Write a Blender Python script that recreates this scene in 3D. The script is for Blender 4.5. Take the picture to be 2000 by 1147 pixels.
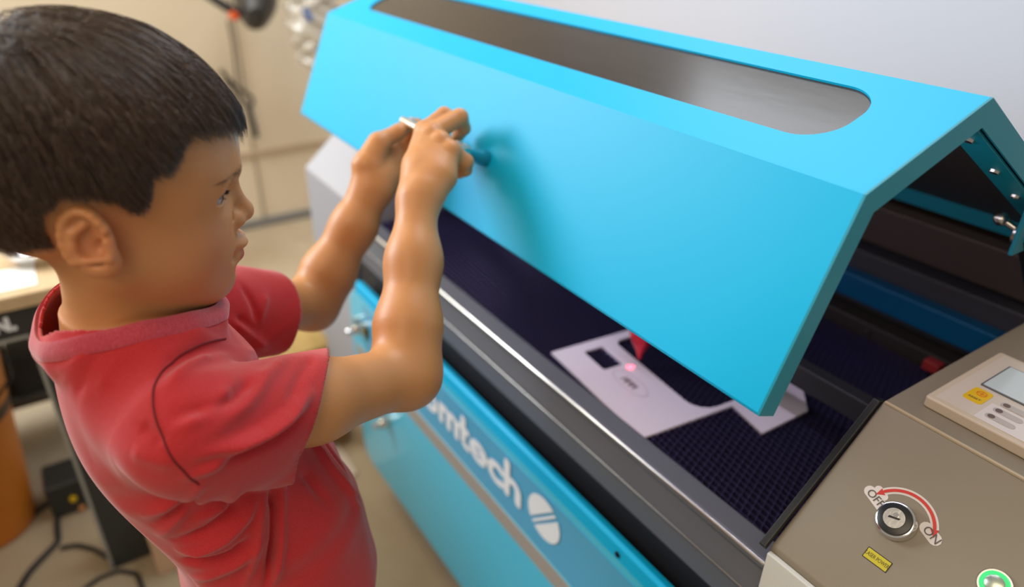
import bpy, math, random
import numpy as np
from mathutils import Vector, Matrix
random.seed(7); rng = np.random.default_rng(7)
for o in list(bpy.data.objects): bpy.data.objects.remove(o)
scene = bpy.context.scene
COL = scene.collection

# ------------------------------------------------------------------ camera
CAM = np.array([0.26037, -0.60002, 1.25])
RM = np.array([[0.55255587, -0.40680701, -0.72745451],
               [0.83332420, 0.25299601, 0.49149140],
               [0.01589906, 0.87778191, -0.47879656]])      # columns: right, up, forward
cam_d = bpy.data.cameras.new('camera'); cam = bpy.data.objects.new('camera', cam_d); COL.objects.link(cam)
cam.matrix_world = Matrix([[RM[i][0], RM[i][1], -RM[i][2], CAM[i]] for i in range(3)] + [[0, 0, 0, 1]])
cam_d.sensor_width = 36; cam_d.sensor_fit = 'HORIZONTAL'; cam_d.lens = 36 * 1410 / 2000
cam_d.clip_start = .02
cam_d.dof.use_dof = True; cam_d.dof.focus_distance = .62; cam_d.dof.aperture_fstop = 2.4
scene.camera = cam

# ------------------------------------------------------------------ light
scene.view_settings.view_transform = 'Standard'; scene.view_settings.look = 'None'
scene.view_settings.exposure = -0.20; scene.view_settings.gamma = 1.0; scene.view_settings.use_curve_mapping = False
w = bpy.data.worlds.new('world'); scene.world = w; w.use_nodes = True
bg = w.node_tree.nodes['Background']; bg.inputs[0].default_value = (.95, .86, .76, 1); bg.inputs[1].default_value = .42

def area(name, loc, target, size, power, color, sy=None):
    d = bpy.data.lights.new(name, 'AREA'); o = bpy.data.objects.new(name, d); COL.objects.link(o)
    d.energy = power; d.color = color; d.size = size
    if sy: d.shape = 'RECTANGLE'; d.size_y = sy
    o.location = loc
    o.rotation_euler = (Vector(target) - Vector(loc)).to_track_quat('-Z', 'Y').to_euler()
    return o
area('window_light', (-2.35, -1.75, 1.95), (-.4, -.3, .95), 1.3, 88, (.88, .94, 1.0), 1.2)
area('warm_fill_light', (.5, -1.5, 2.5), (-.1, 0, .8), 1.4, 22, (1.0, .82, .56), 1.0)  # added warm fill from the camera side, lifts the lid front
area('back_window_light', (-.9, .5, 2.45), (-.9, -.3, .9), 1.2, 20, (.84, .92, 1.0), .7)

area('wall_fill_light', (-1.75, -.75, 2.5), (-2.1, -.5, .6), .9, 20, (1.0, .86, .64), .6)  # added fill that brightens the left wall and the bench top
area('lid_lamp', (-.45, -.02, 1.085), (-.45, .05, .68), .9, 1.1, (.86, .80, 1.0), .02)

# ------------------------------------------------------------------ materials
MATS = {}
def mat(name, col, rough=.5, metal=0., spec=.5, coat=0., emit=None, es=0., sss=0., trans=0., alpha=1., noise=None, bump=None, sheen=0.):
    if name in MATS: return MATS[name]
    m = bpy.data.materials.new(name); m.use_nodes = True
    nt = m.node_tree; b = nt.nodes['Principled BSDF']; I = b.inputs
    I['Base Color'].default_value = (*col, 1); I['Roughness'].default_value = rough
    I['Metallic'].default_value = metal; I['Specular IOR Level'].default_value = spec
    I['Coat Weight'].default_value = coat; I['Coat Roughness'].default_value = .15
    if emit: I['Emission Color'].default_value = (*emit, 1); I['Emission Strength'].default_value = es
    if sss:
        I['Subsurface Weight'].default_value = sss; I['Subsurface Radius'].default_value = (1, .35, .2); I['Subsurface Scale'].default_value = .006
    I['Transmission Weight'].default_value = trans; I['Alpha'].default_value = alpha
    if sheen: I['Sheen Weight'].default_value = sheen; I['Sheen Roughness'].default_value = .5
    if noise or bump:
        tc = nt.nodes.new('ShaderNodeTexCoord')
    if noise:   # (scale, amount, colour2, stretch)
        n = nt.nodes.new('ShaderNodeTexNoise'); n.inputs['Scale'].default_value = noise[0]; n.inputs['Detail'].default_value = 6
        mp = nt.nodes.new('ShaderNodeMapping'); mp.inputs['Scale'].default_value = noise[3] if len(noise) > 3 else (1, 1, 1)
        nt.links.new(tc.outputs['Object'], mp.inputs[0]); nt.links.new(mp.outputs[0], n.inputs['Vector'])
        r = nt.nodes.new('ShaderNodeValToRGB'); r.color_ramp.elements[0].position = .5 - noise[1]; r.color_ramp.elements[1].position = .5 + noise[1]
        r.color_ramp.elements[0].color = (*col, 1); r.color_ramp.elements[1].color = (*noise[2], 1)
        nt.links.new(n.outputs[0], r.inputs[0]); nt.links.new(r.outputs[0], I['Base Color'])
    if bump:    # (scale, strength, distance, stretch)
        n = nt.nodes.new('ShaderNodeTexNoise'); n.inputs['Scale'].default_value = bump[0]; n.inputs['Detail'].default_value = 4
        mp = nt.nodes.new('ShaderNodeMapping'); mp.inputs['Scale'].default_value = bump[3] if len(bump) > 3 else (1, 1, 1)
        nt.links.new(tc.outputs['Object'], mp.inputs[0]); nt.links.new(mp.outputs[0], n.inputs['Vector'])
        bm_ = nt.nodes.new('ShaderNodeBump'); bm_.inputs['Strength'].default_value = bump[1]; bm_.inputs['Distance'].default_value = bump[2]
        nt.links.new(n.outputs[0], bm_.inputs['Height']); nt.links.new(bm_.outputs[0], I['Normal'])
    MATS[name] = m
    return m

CYAN = mat('cyan_paint', (.0, .43, .76), .46, spec=.27, bump=(900, .08, .0004))
CYAN2 = mat('cyan_band_paint', (.05, .38, .64), .34, coat=.5)
CYAN3 = mat('door_cyan_paint', (.03, .54, .80), .34, coat=.7)
TEAL = mat('teal_inner_paint', (.0, .17, .24), .5)
GREYP = mat('grey_textured_paint', (.26, .22, .165), .42, spec=.5, bump=(1800, .25, .0003))
GREYL = mat('light_grey_paint', (.37, .375, .41), .5)
WHITEP = mat('white_paint', (.74, .76, .74), .4)
BLACKP = mat('black_interior_paint', (.012, .012, .016), .5)
DARKM = mat('dark_steel', (.03, .03, .035), .45, metal=.3)
RAILM = mat('anodised_rail', (.17, .18, .21), .40, metal=.35, spec=.5)
CHROME = mat('chrome', (.75, .74, .72), .16, metal=1.)
BRASSY = mat('dull_chrome', (.55, .52, .46), .28, metal=1.)
STRIPE = mat('brushed_grey_stripe', (.42, .39, .36), .4, metal=.3)
DECAL = mat('white_decal', (.80, .84, .88), .4)
CREAM = mat('cream_plastic', (.62, .52, .40), .38)
CREAM2 = mat('cream_overlay_film', (.66, .58, .50), .3)
CREAM3 = mat('white_overlay_film', (.74, .68, .66), .3)
YEL = mat('yellow_print', (.80, .50, .0), .4)
REDP = mat('red_print', (.62, .04, .03), .4)
BLK = mat('black_plastic', (.012, .012, .012), .35)
DKG = mat('dark_grey_print', (.09, .08, .08), .5)
STICK = mat('white_sticker', (.74, .68, .64), .45)
GREEN = mat('green_button_light', (.02, .5, .15), .3, emit=(.02, .75, .22), es=.7)

# ------------------------------------------------------------------ mesh helpers
def link(name, verts, faces, m, parent=None, smooth=False, bevel=0., seg=2, angle=40, mats=None, fm=None):
    me = bpy.data.meshes.new(name); me.from_pydata([tuple(map(float, v)) for v in verts], [], [tuple(f) for f in faces])
    if mats:
        for q in mats: me.materials.append(q)
        if fm is not None:
            for p, k in zip(me.polygons, fm): p.material_index = k
    else: me.materials.append(m)
    me.update()
    import bmesh
    b = bmesh.new(); b.from_mesh(me); bmesh.ops.recalc_face_normals(b, faces=b.faces); b.to_mesh(me); b.free()
    o = bpy.data.objects.new(name, me); COL.objects.link(o)
    if smooth:
        for p in me.polygons: p.use_smooth = True
        if bevel == 0:
            es = o.modifiers.new('es', 'EDGE_SPLIT'); es.split_angle = math.radians(angle)
    if bevel:
        md = o.modifiers.new('bevel', 'BEVEL'); md.width = bevel; md.segments = seg; md.limit_method = 'ANGLE'; md.angle_limit = math.radians(30)
        for p in me.polygons: p.use_smooth = True
        md.harden_normals = True
    if parent: o.parent = parent
    return o

class MB:
    def __init__(s): s.v = []; s.f = []
    def add(s, v, f):
        k = len(s.v); s.v += [tuple(q) for q in v]; s.f += [tuple(i + k for i in q) for q in f]; return s
    def box(s, x0, x1, y0, y1, z0, z1):
        v = [(x, y, z) for x in (x0, x1) for y in (y0, y1) for z in (z0, z1)]
        return s.add(v, [(0, 1, 3, 2), (4, 6, 7, 5), (0, 4, 5, 1), (2, 3, 7, 6), (0, 2, 6, 4), (1, 5, 7, 3)])
    def prism(s, prof, x0, x1):     # (y, z) outline run along x
        n = len(prof)
        v = [(x0, *p) for p in prof] + [(x1, *p) for p in prof]
        f = [(i, (i + 1) % n, n + (i + 1) % n, n + i) for i in range(n)]
        return s.add(v, f + [tuple(range(n)), tuple(range(2 * n - 1, n - 1, -1))])
    def strip(s, prof, x0, x1):     # closed solid given as outline; alias
        return s.prism(prof, x0, x1)
    def plate(s, outline, z0, z1, M=None):   # xy outline, thickness in z, optional matrix
        n = len(outline)
        v = [(x, y, z0) for x, y in outline] + [(x, y, z1) for x, y in outline]
        if M is not None: v = [tuple(M @ Vector(q)) for q in v]
        f = [(i, (i + 1) % n, n + (i + 1) % n, n + i) for i in range(n)]
        return s.add(v, f + [tuple(range(n)), tuple(range(2 * n - 1, n - 1, -1))])
    def lathe(s, prof, M=None, n=40):        # (r, z) outline about z
        v = []
        for r, z in prof:
            for k in range(n):
                a = 2 * math.pi * k / n; v.append((r * math.cos(a), r * math.sin(a), z))
        if M is not None: v = [tuple(M @ Vector(q)) for q in v]
        f = []
        for i in range(len(prof) - 1):
            for k in range(n):
                f.append((i * n + k, i * n + (k + 1) % n, (i + 1) * n + (k + 1) % n, (i + 1) * n + k))
        f.append(tuple(range(n))); f.append(tuple(range(len(prof) * n - 1, (len(prof) - 1) * n - 1, -1)))
        return s.add(v, f)
    def tube(s, pts, r, n=12):
        P = np.array(pts, float); R_ = np.full(len(P), r) if np.isscalar(r) else np.array(r)
        T = np.gradient(P, axis=0); T /= np.linalg.norm(T, axis=1)[:, None] + 1e-12
        up = np.array([0, 0, 1.]) if abs(T[0][2]) < .9 else np.array([1., 0, 0])
        v = []
        a = np.cross(T[0], up); a /= np.linalg.norm(a)
        for i in range(len(P)):
            a = a - (a @ T[i]) * T[i]; a /= np.linalg.norm(a); b = np.cross(T[i], a)
            for k in range(n):
                t = 2 * math.pi * k / n; v.append(P[i] + R_[i] * (math.cos(t) * a + math.sin(t) * b))
        f = []
        for i in range(len(P) - 1):
            for k in range(n): f.append((i * n + k, i * n + (k + 1) % n, (i + 1) * n + (k + 1) % n, (i + 1) * n + k))
        f.append(tuple(range(n))); f.append(tuple(range(len(P) * n - 1, (len(P) - 1) * n - 1, -1)))
        return s.add(v, f)
    def build(s, name, m, parent=None, **k): return link(name, s.v, s.f, m, parent, **k)

def rrect(x0, x1, y0, y1, r, n=8):
    rs = r if isinstance(r, (tuple, list)) else (r,) * 4   # bl, br, tr, tl
    out = []
    for (cx, cy, a0, q) in ((x0 + rs[0], y0 + rs[0], 180, rs[0]), (x1 - rs[1], y0 + rs[1], 270, rs[1]), (x1 - rs[2], y1 - rs[2], 0, rs[2]), (x0 + rs[3], y1 - rs[3], 90, rs[3])):
        for k in range(n + 1):
            a = math.radians(a0 + 90 * k / n); out.append((cx + q * math.cos(a), cy + q * math.sin(a)))
    return out
def smooth_path(pts, n=60):
    P = np.array(pts, float); t = np.r_[0, np.cumsum(np.linalg.norm(np.diff(P, axis=0), axis=1))]
    q = np.linspace(0, t[-1], n); out = np.stack([np.interp(q, t, P[:, i]) for i in range(P.shape[1])], 1)
    for _ in range(6): out[1:-1] = (out[:-2] + 2 * out[1:-1] + out[2:]) / 4
    return out
def frame(o, u, v):      # matrix with x=u, y=v, z=u x v
    u = Vector(u).normalized(); v = Vector(v).normalized(); n = u.cross(v)
    return Matrix(((u.x, v.x, n.x, o[0]), (u.y, v.y, n.y, o[1]), (u.z, v.z, n.z, o[2]), (0, 0, 0, 1)))
def text_mesh(name, body, size, M, m, parent, extrude=.0003, offset=0., xs=1., spacing=1., align='LEFT'):
    c = bpy.data.curves.new('t', 'FONT'); c.body = body; c.size = size; c.extrude = extrude; c.offset = offset
    c.space_character = spacing; c.align_x = align; c.align_y = 'CENTER'
    t = bpy.data.objects.new('t', c); COL.objects.link(t)
    dg = bpy.context.evaluated_depsgraph_get(); me = bpy.data.meshes.new_from_object(t.evaluated_get(dg))
    bpy.data.objects.remove(t)
    me.transform(M @ Matrix.Diagonal((xs, 1, 1, 1))); me.materials.clear(); me.materials.append(m)
    o = bpy.data.objects.new(name, me); COL.objects.link(o); o.parent = parent
    return o
def empty(name, loc=(0, 0, 0)):
    o = bpy.data.objects.new(name, None); COL.objects.link(o); o.location = loc; o.empty_display_size = .05; return o
def tag(o, label, cat=None, group=None, kind=None):
    if label: o['label'] = label
    if cat: o['category'] = cat
    if group: o['group'] = group
    if kind: o['kind'] = kind
    return o
def reparent(root):      # children of an offset empty keep their world place
    bpy.context.view_layer.update()
    for ch in root.children: ch.matrix_parent_inverse = root.matrix_world.inverted()

# ------------------------------------------------------------------ the room
WALLX = -2.72
FLOORM = mat('worn_concrete', (.30, .22, .13), .75, noise=(2.2, .22, (.50, .41, .28)), bump=(60, .2, .002))
WALLM = mat('cream_wall_paint', (.72, .60, .42), .7, noise=(1.1, .3, (.78, .67, .50)))
WALLB = mat('pale_wall_paint', (.58, .59, .66), .6)
def struct(o): o['kind'] = 'structure'; return o
struct(MB().box(WALLX - .1, 1.6, -3.0, 1.1, -.1, 0).build('floor', FLOORM))
struct(MB().box(WALLX - .1, WALLX, -3.0, 1.1, 0, 2.6).build('wall_left', WALLM))
struct(MB().box(WALLX, 1.6, 1.0, 1.1, 0, 2.6).build('wall_back', WALLB))
struct(MB().box(WALLX - .03 + .03, WALLX + .018, -3.0, 1.0, .0, .035).build('baseboard_left', mat('grey_metal_skirting', (.22, .22, .22), .4, metal=.3), bevel=.004))
struct(MB().box(WALLX, WALLX + .012, -3.0, 1.0, .305, .33).build('wall_strip', mat('tan_strip', (.50, .37, .24), .6), bevel=.003))  # thin tan strip running low along the wall
struct(MB().box(WALLX, WALLX + .006, .115, .127, 0, 2.6).build('trim_2', mat('wall_joint_trim', (.38, .32, .24), .7), bevel=.001))

# ------------------------------------------------------------------ laser cutter
Z2 = .8413; P1 = (-.1288, .7269); XL, XR = -1.03, 0.0
SV = Vector((0, .74767, .66408)); SN = Vector((0, -.66408, .74767))
cutter = empty('laser_cutter', (-.5, .15, 0))
tag(cutter, 'large blue and grey laser cutting machine with its lid propped open', 'laser cutter')
# housings
def housing(x0, x1, m, name, label):
    t = .012
    prof = [(.60, .13), (-.1288, .13), (-.1288, .7269), (0, Z2), (.60, Z2)]
    o = MB().prism(prof, x0, x1).build(name, m, cutter, bevel=.003); o['label'] = label; return o
housing(0.0, .42, GREYP, 'control_housing', 'grey brown painted housing at the near end')
housing(-1.26, XL, GREYL, 'end_housing', 'light grey housing at the far end')
MB().box(.0015, .4185, -.1345, -.1288, .12, .722).build('front_cover', WHITEP, cutter, bevel=.0015)['label'] = 'white lower front cover'
# dark strip along the console side
MB().prism([(-.137, .728), (-.133, .7225), (.0, .8365), (.01, .8365), (-.004, .842)], -.0075, -.0005).build('edge_seal', BLK, cutter, bevel=.001)
# tub
BZ = .68
b = MB()
b.box(XL, -.001, -.110, .44, BZ - .10, BZ - .03)
b.box(XL, -.001, .43, .60, .13, .86)
b.box(XL, -.001, -.118, -.10, .13, .60)
b.build('tub', BLACKP, cutter)
MB().box(XL + .001, -.002, -.12, .44, .12, .16).build('base_tray', DARKM, cutter)
# honeycomb bed: wavy strips
def honeycomb():      # wavy foil ribbons lying side by side, cut to the bed
    m = MB(); hs = BZ - .010
    x0, x1, y0, y1 = -.995, -.010, -.080, .362
    dv = np.array([.80, -.60]); dv /= np.linalg.norm(dv); nv = np.array([dv[1], -dv[0]])
    if nv[0] < 0: nv = -nv
    cs = np.array([[x, y] for x in (x0, x1) for y in (y0, y1)]); lo, hi = (cs @ nv).min(), (cs @ nv).max(); dl, dh = (cs @ dv).min(), (cs @ dv).max()
    k = 0; off = lo
    while off < hi:
        ts = np.arange(dl, dh, .0040); ph = (np.arange(len(ts)) + 2 * (k % 2)) % 4
        w_ = np.where(ph < 2, .0017, -.0017)
        P = ts[:, None] * dv + (off + w_)[:, None] * nv
        ok = (P[:, 0] > x0) & (P[:, 0] < x1) & (P[:, 1] > y0) & (P[:, 1] < y1); run = P[ok]
        if len(run) > 2:
            vv = []
            for p in run: vv.append((p[0], p[1], BZ)); vv.append((p[0], p[1], hs))
            m.add(vv, [(2 * j, 2 * j + 1, 2 * j + 3, 2 * j + 2) for j in range(len(run) - 1)])
        off += .0050; k += 1
    o = m.build('honeycomb_bed', mat('honeycomb_aluminium', (.22, .19, .42), .32, metal=.9), cutter)
    sd = o.modifiers.new('s', 'SOLIDIFY'); sd.thickness = .0007; sd.offset = 0
honeycomb()
MB().box(-1.0, -.008, -.08, .365, BZ - .016, BZ - .0125).build('bed_backing', mat('bed_backing_dark', (.014, .012, .02), .6), cutter)
# front rail of the bed
rail = [(-.083, BZ + .004), (-.0850, BZ + .0055), (-.112, BZ + .0055), (-.1145, BZ + .004), (-.1145, BZ - .004), (-.1105, BZ - .010), (-.1105, BZ - .013), (-.1165, BZ - .030),
        (-.1185, BZ - .038), (-.1190, BZ - .041), (-.1185, BZ - .045), (-.1150, BZ - .047), (-.1150, BZ - .060), (-.117, BZ - .085), (-.083, BZ - .085)]
MB().prism(rail, XL + .004, -.0085).build('bed_rail', RAILM, cutter, bevel=.0010, seg=3)
MB().tube([(XL + .004, -.1138, BZ + .0032), (-.0085, -.1138, BZ + .0032)], .0026, 16).build('rail_edge_highlight', mat('edge_highlight_metal', (.80, .78, .72), .30, metal=1.), cutter, smooth=True)  # lighter metal rod added to give the rail's rounded edge its highlight
MB().tube([(XL + .004, -.1182, BZ - .0425), (-.0085, -.1182, BZ - .0425)], .0016, 12).build('rail_lip', mat('rail_lip_metal', (.35, .34, .32), .35, metal=.9), cutter, smooth=True)
# inner back wall ledges and gantry
BW = mat('inner_back_dark', (.045, .047, .060), .45, noise=(30, .3, (.045, .04, .04)))
MB().prism([(.43, .80), (.415, .80), (.405, .86), (.43, .875)], XL + .002, -.003).build('back_ledge', mat('bronze_dark', (.10, .075, .058), .4, metal=.3), cutter, bevel=.002)
MB().box(XL + .002, -.003, .400, .431, .70, .79).build('back_beam', BW, cutter, bevel=.003)
MB().box(XL + .002, -.003, .365, .405, BZ - .02, .70).build('rear_rail', mat('bronze_ledge', (.04, .032, .03), .4, metal=.3), cutter, bevel=.002)
MB().box(XL + .002, -.003, .374, .400, .722, .760).build('gantry_rail', mat('blue_rail', (.0, .10, .24), .35, metal=.2), cutter, bevel=.003)
for k in range(9):
    MB().lathe([(.004, 0), (.004, .003), (.001, .004)], frame((-.10 - k * .11, .365, .688), (1, 0, 0), (0, 0, 1)), 12).build('rail_screw', DARKM, cutter, smooth=True)
MB().box(-.112, -.090, .335, .352, .69, .705).build('red_stop', mat('dark_red', (.30, .02, .02), .5), cutter, bevel=.002)
# laser head on its arm
hd = MB().box(-.358, -.316, .02, .062, .728, .80).build('laser_head', mat('blue_head', (.03, .05, .35), .35, metal=.4), cutter, bevel=.004)
NZ = frame((-.337, .020, .692), (1, 0, 0), (0, 1, 0))
MB().lathe([(.0, .0), (.003, 0), (.005, .010), (.013, .026), (.017, .036), (.017, .052), (.0, .052)], NZ, 32).build('nozzle', mat('red_anodised', (.75, .02, .05), .3, metal=.5), hd, smooth=True)
MB().box(-.40, -.29, .0625, .0895, .735, .79).build('carriage', DARKM, hd, bevel=.003)
MB().box(-1.02, -.01, .09, .11, .735, .765).build('gantry_beam', DARKM, cutter, bevel=.002)

# front door with its decals
DY = -.151
door = MB()
outl = rrect(-1.005, -.004, .110, .560, (.05, .01, .003, .055), 10)
v = [(x, DY, z) for x, z in outl] + [(x, DY + .018, z) for x, z in outl]; n = len(outl)
door.add(v, [(i, (i + 1) % n, n + (i + 1) % n, n + i) for i in range(n)] + [tuple(range(n)), tuple(range(2 * n - 1, n - 1, -1))])
dr = door.build('front_door', CYAN3, cutter, bevel=.0025)
MB().prism([(DY, .556), (DY + .002, .577), (DY + .007, .580), (DY + .018, .576), (DY + .018, .556)], -.965, -.004).build('door_lip', CYAN, dr, bevel=.0015)
MB().box(-.93, -.006, DY - .0008, DY, .434, .545).build('door_band', CYAN2, dr)
MB().box(-.985, -.006, DY - .0012, DY, .395, .428).build('door_stripe', STRIPE, dr)
MB().lathe([(.0, 0), (.0032, 0), (.0042, -.001), (.0042, .0)], frame((-.17, DY - .0005, .566), (1, 0, 0), (0, 0, 1)), 16).build('door_screw', DARKM, dr, smooth=True)
TM = lambda x, z, y=DY - .0015: frame((x, y, z), (1, 0, 0), (0, 0, 1))
# wordmark drawn as rounded strokes
SK = [0]
def stroke(mb, pts, wd, M, h=.0006):
    SK[0] += 1; h = h + .00003 * (SK[0] % 12)
    P = np.array(pts, float); T = np.gradient(P, axis=0); T /= np.linalg.norm(T, axis=1)[:, None]; N = np.stack([-T[:, 1], T[:, 0]], 1)
    a, b_ = P + N * wd / 2, P - N * wd / 2
    cap1 = [P[-1] + (math.cos(t) * N[-1] + math.sin(t) * T[-1]) * wd / 2 for t in np.linspace(.2, math.pi - .2, 6)]
    cap0 = [P[0] + (-math.cos(t) * N[0] - math.sin(t) * T[0]) * wd / 2 for t in np.linspace(.2, math.pi - .2, 6)]
    ring = list(a) + cap1 + list(b_[::-1]) + cap0
    v = []; L = len(P)
    v = [tuple(M @ Vector((p[0], p[1], h))) for p in list(a) + list(b_)]
    mb.add(v, [(i, i + 1, L + i + 1, L + i) for i in range(L - 1)])
    if len(P) > 3 and np.linalg.norm(P[0] - P[-1]) < 1e-6: return
    for c, base, idx in ((cap1, (a[-1], b_[-1]), 1), (cap0, (b_[0], a[0]), 0)):
        mb.add([tuple(M @ Vector((p[0], p[1], h))) for p in [base[0]] + list(c) + [base[1]]], [tuple(range(len(c) + 2))])
def arc(cx, cy, rx, ry, a0, a1, n=24): return [(cx + rx * math.cos(math.radians(t)), cy + ry * math.sin(math.radians(t))) for t in np.linspace(a0, a1, n)]
xh = .043; wd = .0125; r = xh / 2 - wd / 2
glyphs = []
X = 0
def O(x): return [arc(x + .022, xh / 2, .0158, r, 0, 360, 40)], .0475
def Mg(x): return [[(x + .006, wd / 2), (x + .006, xh - wd / 2)], arc(x + .0165, xh - .0158, .0105, .0098, 180, 0) + [(x + .027, wd / 2)], arc(x + .0375, xh - .0158, .0105, .0098, 180, 0) + [(x + .048, wd / 2)]], .056
def Tg(x): return [[(x + .010, xh + .014), (x + .010, wd / 2 + .006)] + arc(x + .0165, wd / 2 + .0065, .0065, .0065, 180, 270, 8) + [(x + .021, wd / 2)], [(x + .001, xh - .006), (x + .020, xh - .006)]], .0255
def Eg(x): return [[(x + .006, xh / 2), (x + .036, xh / 2)] , arc(x + .022, xh / 2, .0158, r, 0, 318, 34)], .044
def Cg(x): return [arc(x + .022, xh / 2, .0158, r, 48, 312, 34)], .0375
def Hg(x): return [[(x + .006, wd / 2), (x + .006, xh + .020)], arc(x + .018, xh - .018, .012, .0118, 180, 0) + [(x + .030, wd / 2)]], .038
wm = MB(); X = 0
for g in (O, Mg, Tg, Eg, Cg, Hg):
    ss, adv = g(X)
    for s_ in ss: stroke(wm, s_, wd if len(s_) != 2 or g is not Eg else .009, TM(-.674, .470))
    X += adv
ws = .308 / X
wm.v = [(-.674 + (x + .674) * ws, y, z) for x, y, z in wm.v]
wm.build('door_wordmark', DECAL, dr)['label'] = 'white lettering reading omtech'
lg = MB()
for a0, a1, dx, dy in ((56, 214, 0, 0), (236, 394, 0, 0)):
    pts = [(.0 + .0370 * math.cos(math.radians(t)) + dx * 1.2, .0360 * math.sin(math.radians(t)) + dy) for t in np.linspace(a0, a1, 30)]
    lg.add([tuple(TM(-.3135, .5015) @ Vector((p[0], p[1], .0006))) for p in pts], [tuple(range(len(pts)))])
lg.add([tuple(TM(-.3135, .5015) @ Vector((p[0], p[1], .0006))) for p in [(-.0267, -.0235), (-.0235, -.0267), (.0267, .0235), (.0235, .0267)]], [(0, 1, 2, 3)])
lg.build('door_emblem', DECAL, dr)['label'] = 'white round emblem split by a slanting gap'
for (x, z) in ((-.851, .306), (-.951, .478)):
    lt = MB().lathe([(.0, .0), (.011, 0), (.011, .012), (.008, .018), (.008, .028), (.004, .032), (0, .032)], frame((x, DY, z), (1, 0, 0), (0, 0, 1)), 24)
    L = lt.build('door_latch', CHROME, dr, smooth=True)
    MB().lathe([(.0, 0), (.008, 0), (.008, .014), (0, .016)], frame((x + .003, DY, z + .024), (1, 0, 0), (0, 0, 1)), 20).build('latch_knob', CHROME, L, smooth=True)
MB().box(-.935, -.905, DY - .0008, DY, .47, .50).build('warning_sticker', YEL, dr)

# lid -----------------------------------------------------------------
LXR = -.001; LXL = -1.0300
prof = [(-.1948, .9059), (-.1259, 1.0720), (.0168, 1.1230), (.46, .87)]
def offs(pr, d):        # inward offset of an open profile
    P = np.array(pr, float); out = []
    for i in range(len(P)):
        ns = []
        if i > 0: t = P[i] - P[i - 1]; t /= np.linalg.norm(t); ns.append(np.array([t[1], -t[0]]))
        if i < len(P) - 1: t = P[i + 1] - P[i]; t /= np.linalg.norm(t); ns.append(np.array([t[1], -t[0]]))
        nn = sum(ns); nn /= np.linalg.norm(nn); out.append(P[i] + nn * d / (nn @ ns[0]))
    return out
lid = empty('lid', (0, 0, 0)); lid.parent = cutter
T = .0022; FL = .021
inn = offs(prof, T); fin = offs(prof, FL)
UT = Vector((0, .1427, .0510)).normalized()      # along the top panel
TL0 = Vector((0, -.1259, 1.0720)); topM = frame(TL0, (1, 0, 0), UT)
# front panel, back panel, flanges = painted skin
def skin(i, j, name, m=CYAN):
    a, b_, c, d = prof[i], prof[j], inn[j], inn[i]
    return MB().prism([a, b_, tuple(c), tuple(d)], LXL, LXR).build(name, m, lid)
fp = skin(0, 1, 'front_panel'); fp['label'] = 'broad blue sloping front panel'
skin(2, 3, 'back_panel')
# top panel with the window opening
wx0, wx1, wy0, wy1 = -.965, -.066, .041, .1255
S = (Vector((0, .0168, 1.1230)) - TL0).length
win = rrect(wx0, wx1, wy0, wy1, .036, 12); N_ = len(win)
def outer(p):           # point on the panel border in the direction of p
    out = []
    cx, cy = (wx0 + wx1) / 2, (wy0 + wy1) / 2
    return out
def ringmesh(z0, z1):
    # border points paired with window points: clamp along quadrants
    ob = []
    for k, (x, y) in enumerate(win):
        q = k // 13
        t = (k % 13) / 12
        if q == 0: p = (LXL, wy0 + .036 - (wy0 + .036) * 2 * min(t, .5)) if t <= .5 else (LXL + (wx0 + .036 - LXL) * (t - .5) * 2, 0)
        elif q == 1: p = (wx1 - .036 + (LXR - wx1 + .036) * 2 * t, 0) if t <= .5 else (LXR, (wy0 + .036) * (t - .5) * 2)
        elif q == 2: p = (LXR, wy1 - .036 + (S - wy1 + .036) * 2 * t) if t <= .5 else (LXR - (LXR - wx1 + .036) * (t - .5) * 2, S)
        else: p = (wx0 + .036 - (wx0 + .036 - LXL) * 2 * t, S) if t <= .5 else (LXL, S - (S - wy1 + .036) * (t - .5) * 2)
        ob.append(p)
    v = [(x, y, z1) for x, y in win] + [(x, y, z1) for x, y in ob] + [(x, y, z0) for x, y in win] + [(x, y, z0) for x, y in ob]
    f = []
    for i in range(N_):
        j = (i + 1) % N_
        f += [(i, j, N_ + j, N_ + i), (2 * N_ + i, 3 * N_ + i, 3 * N_ + j, 2 * N_ + j), (i, 2 * N_ + i, 2 * N_ + j, j), (N_ + i, N_ + j, 3 * N_ + j, 3 * N_ + i)]
    return [tuple(topM @ Vector(q)) for q in v], f
v, f = ringmesh(-T, 0)
link('top_panel', v, f, CYAN, lid)['label'] = 'light blue top panel framing the long window'
MB().plate(rrect(wx0 - .008, wx1 + .008, wy0 - .008, wy1 + .008, .04, 12), -T - .004, -T - .0002, topM).build('window_pane', mat('smoked_acrylic', (.060, .048, .040), .20, spec=.3, trans=.2, bump=(9, .12, .002, (1, 3, 1))), lid)['label'] = 'smoked window pane'
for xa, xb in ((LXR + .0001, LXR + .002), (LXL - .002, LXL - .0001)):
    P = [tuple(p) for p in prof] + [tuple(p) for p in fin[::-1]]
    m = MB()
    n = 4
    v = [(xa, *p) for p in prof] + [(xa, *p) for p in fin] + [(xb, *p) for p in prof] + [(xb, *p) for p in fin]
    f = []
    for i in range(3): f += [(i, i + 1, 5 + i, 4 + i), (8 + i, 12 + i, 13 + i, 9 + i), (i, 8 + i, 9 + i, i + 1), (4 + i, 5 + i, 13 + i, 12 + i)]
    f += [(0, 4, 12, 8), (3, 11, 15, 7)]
    m.add(v, f).build('side_flange', mat('teal_flange_paint', (.0, .25, .36), .45), lid)
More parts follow.
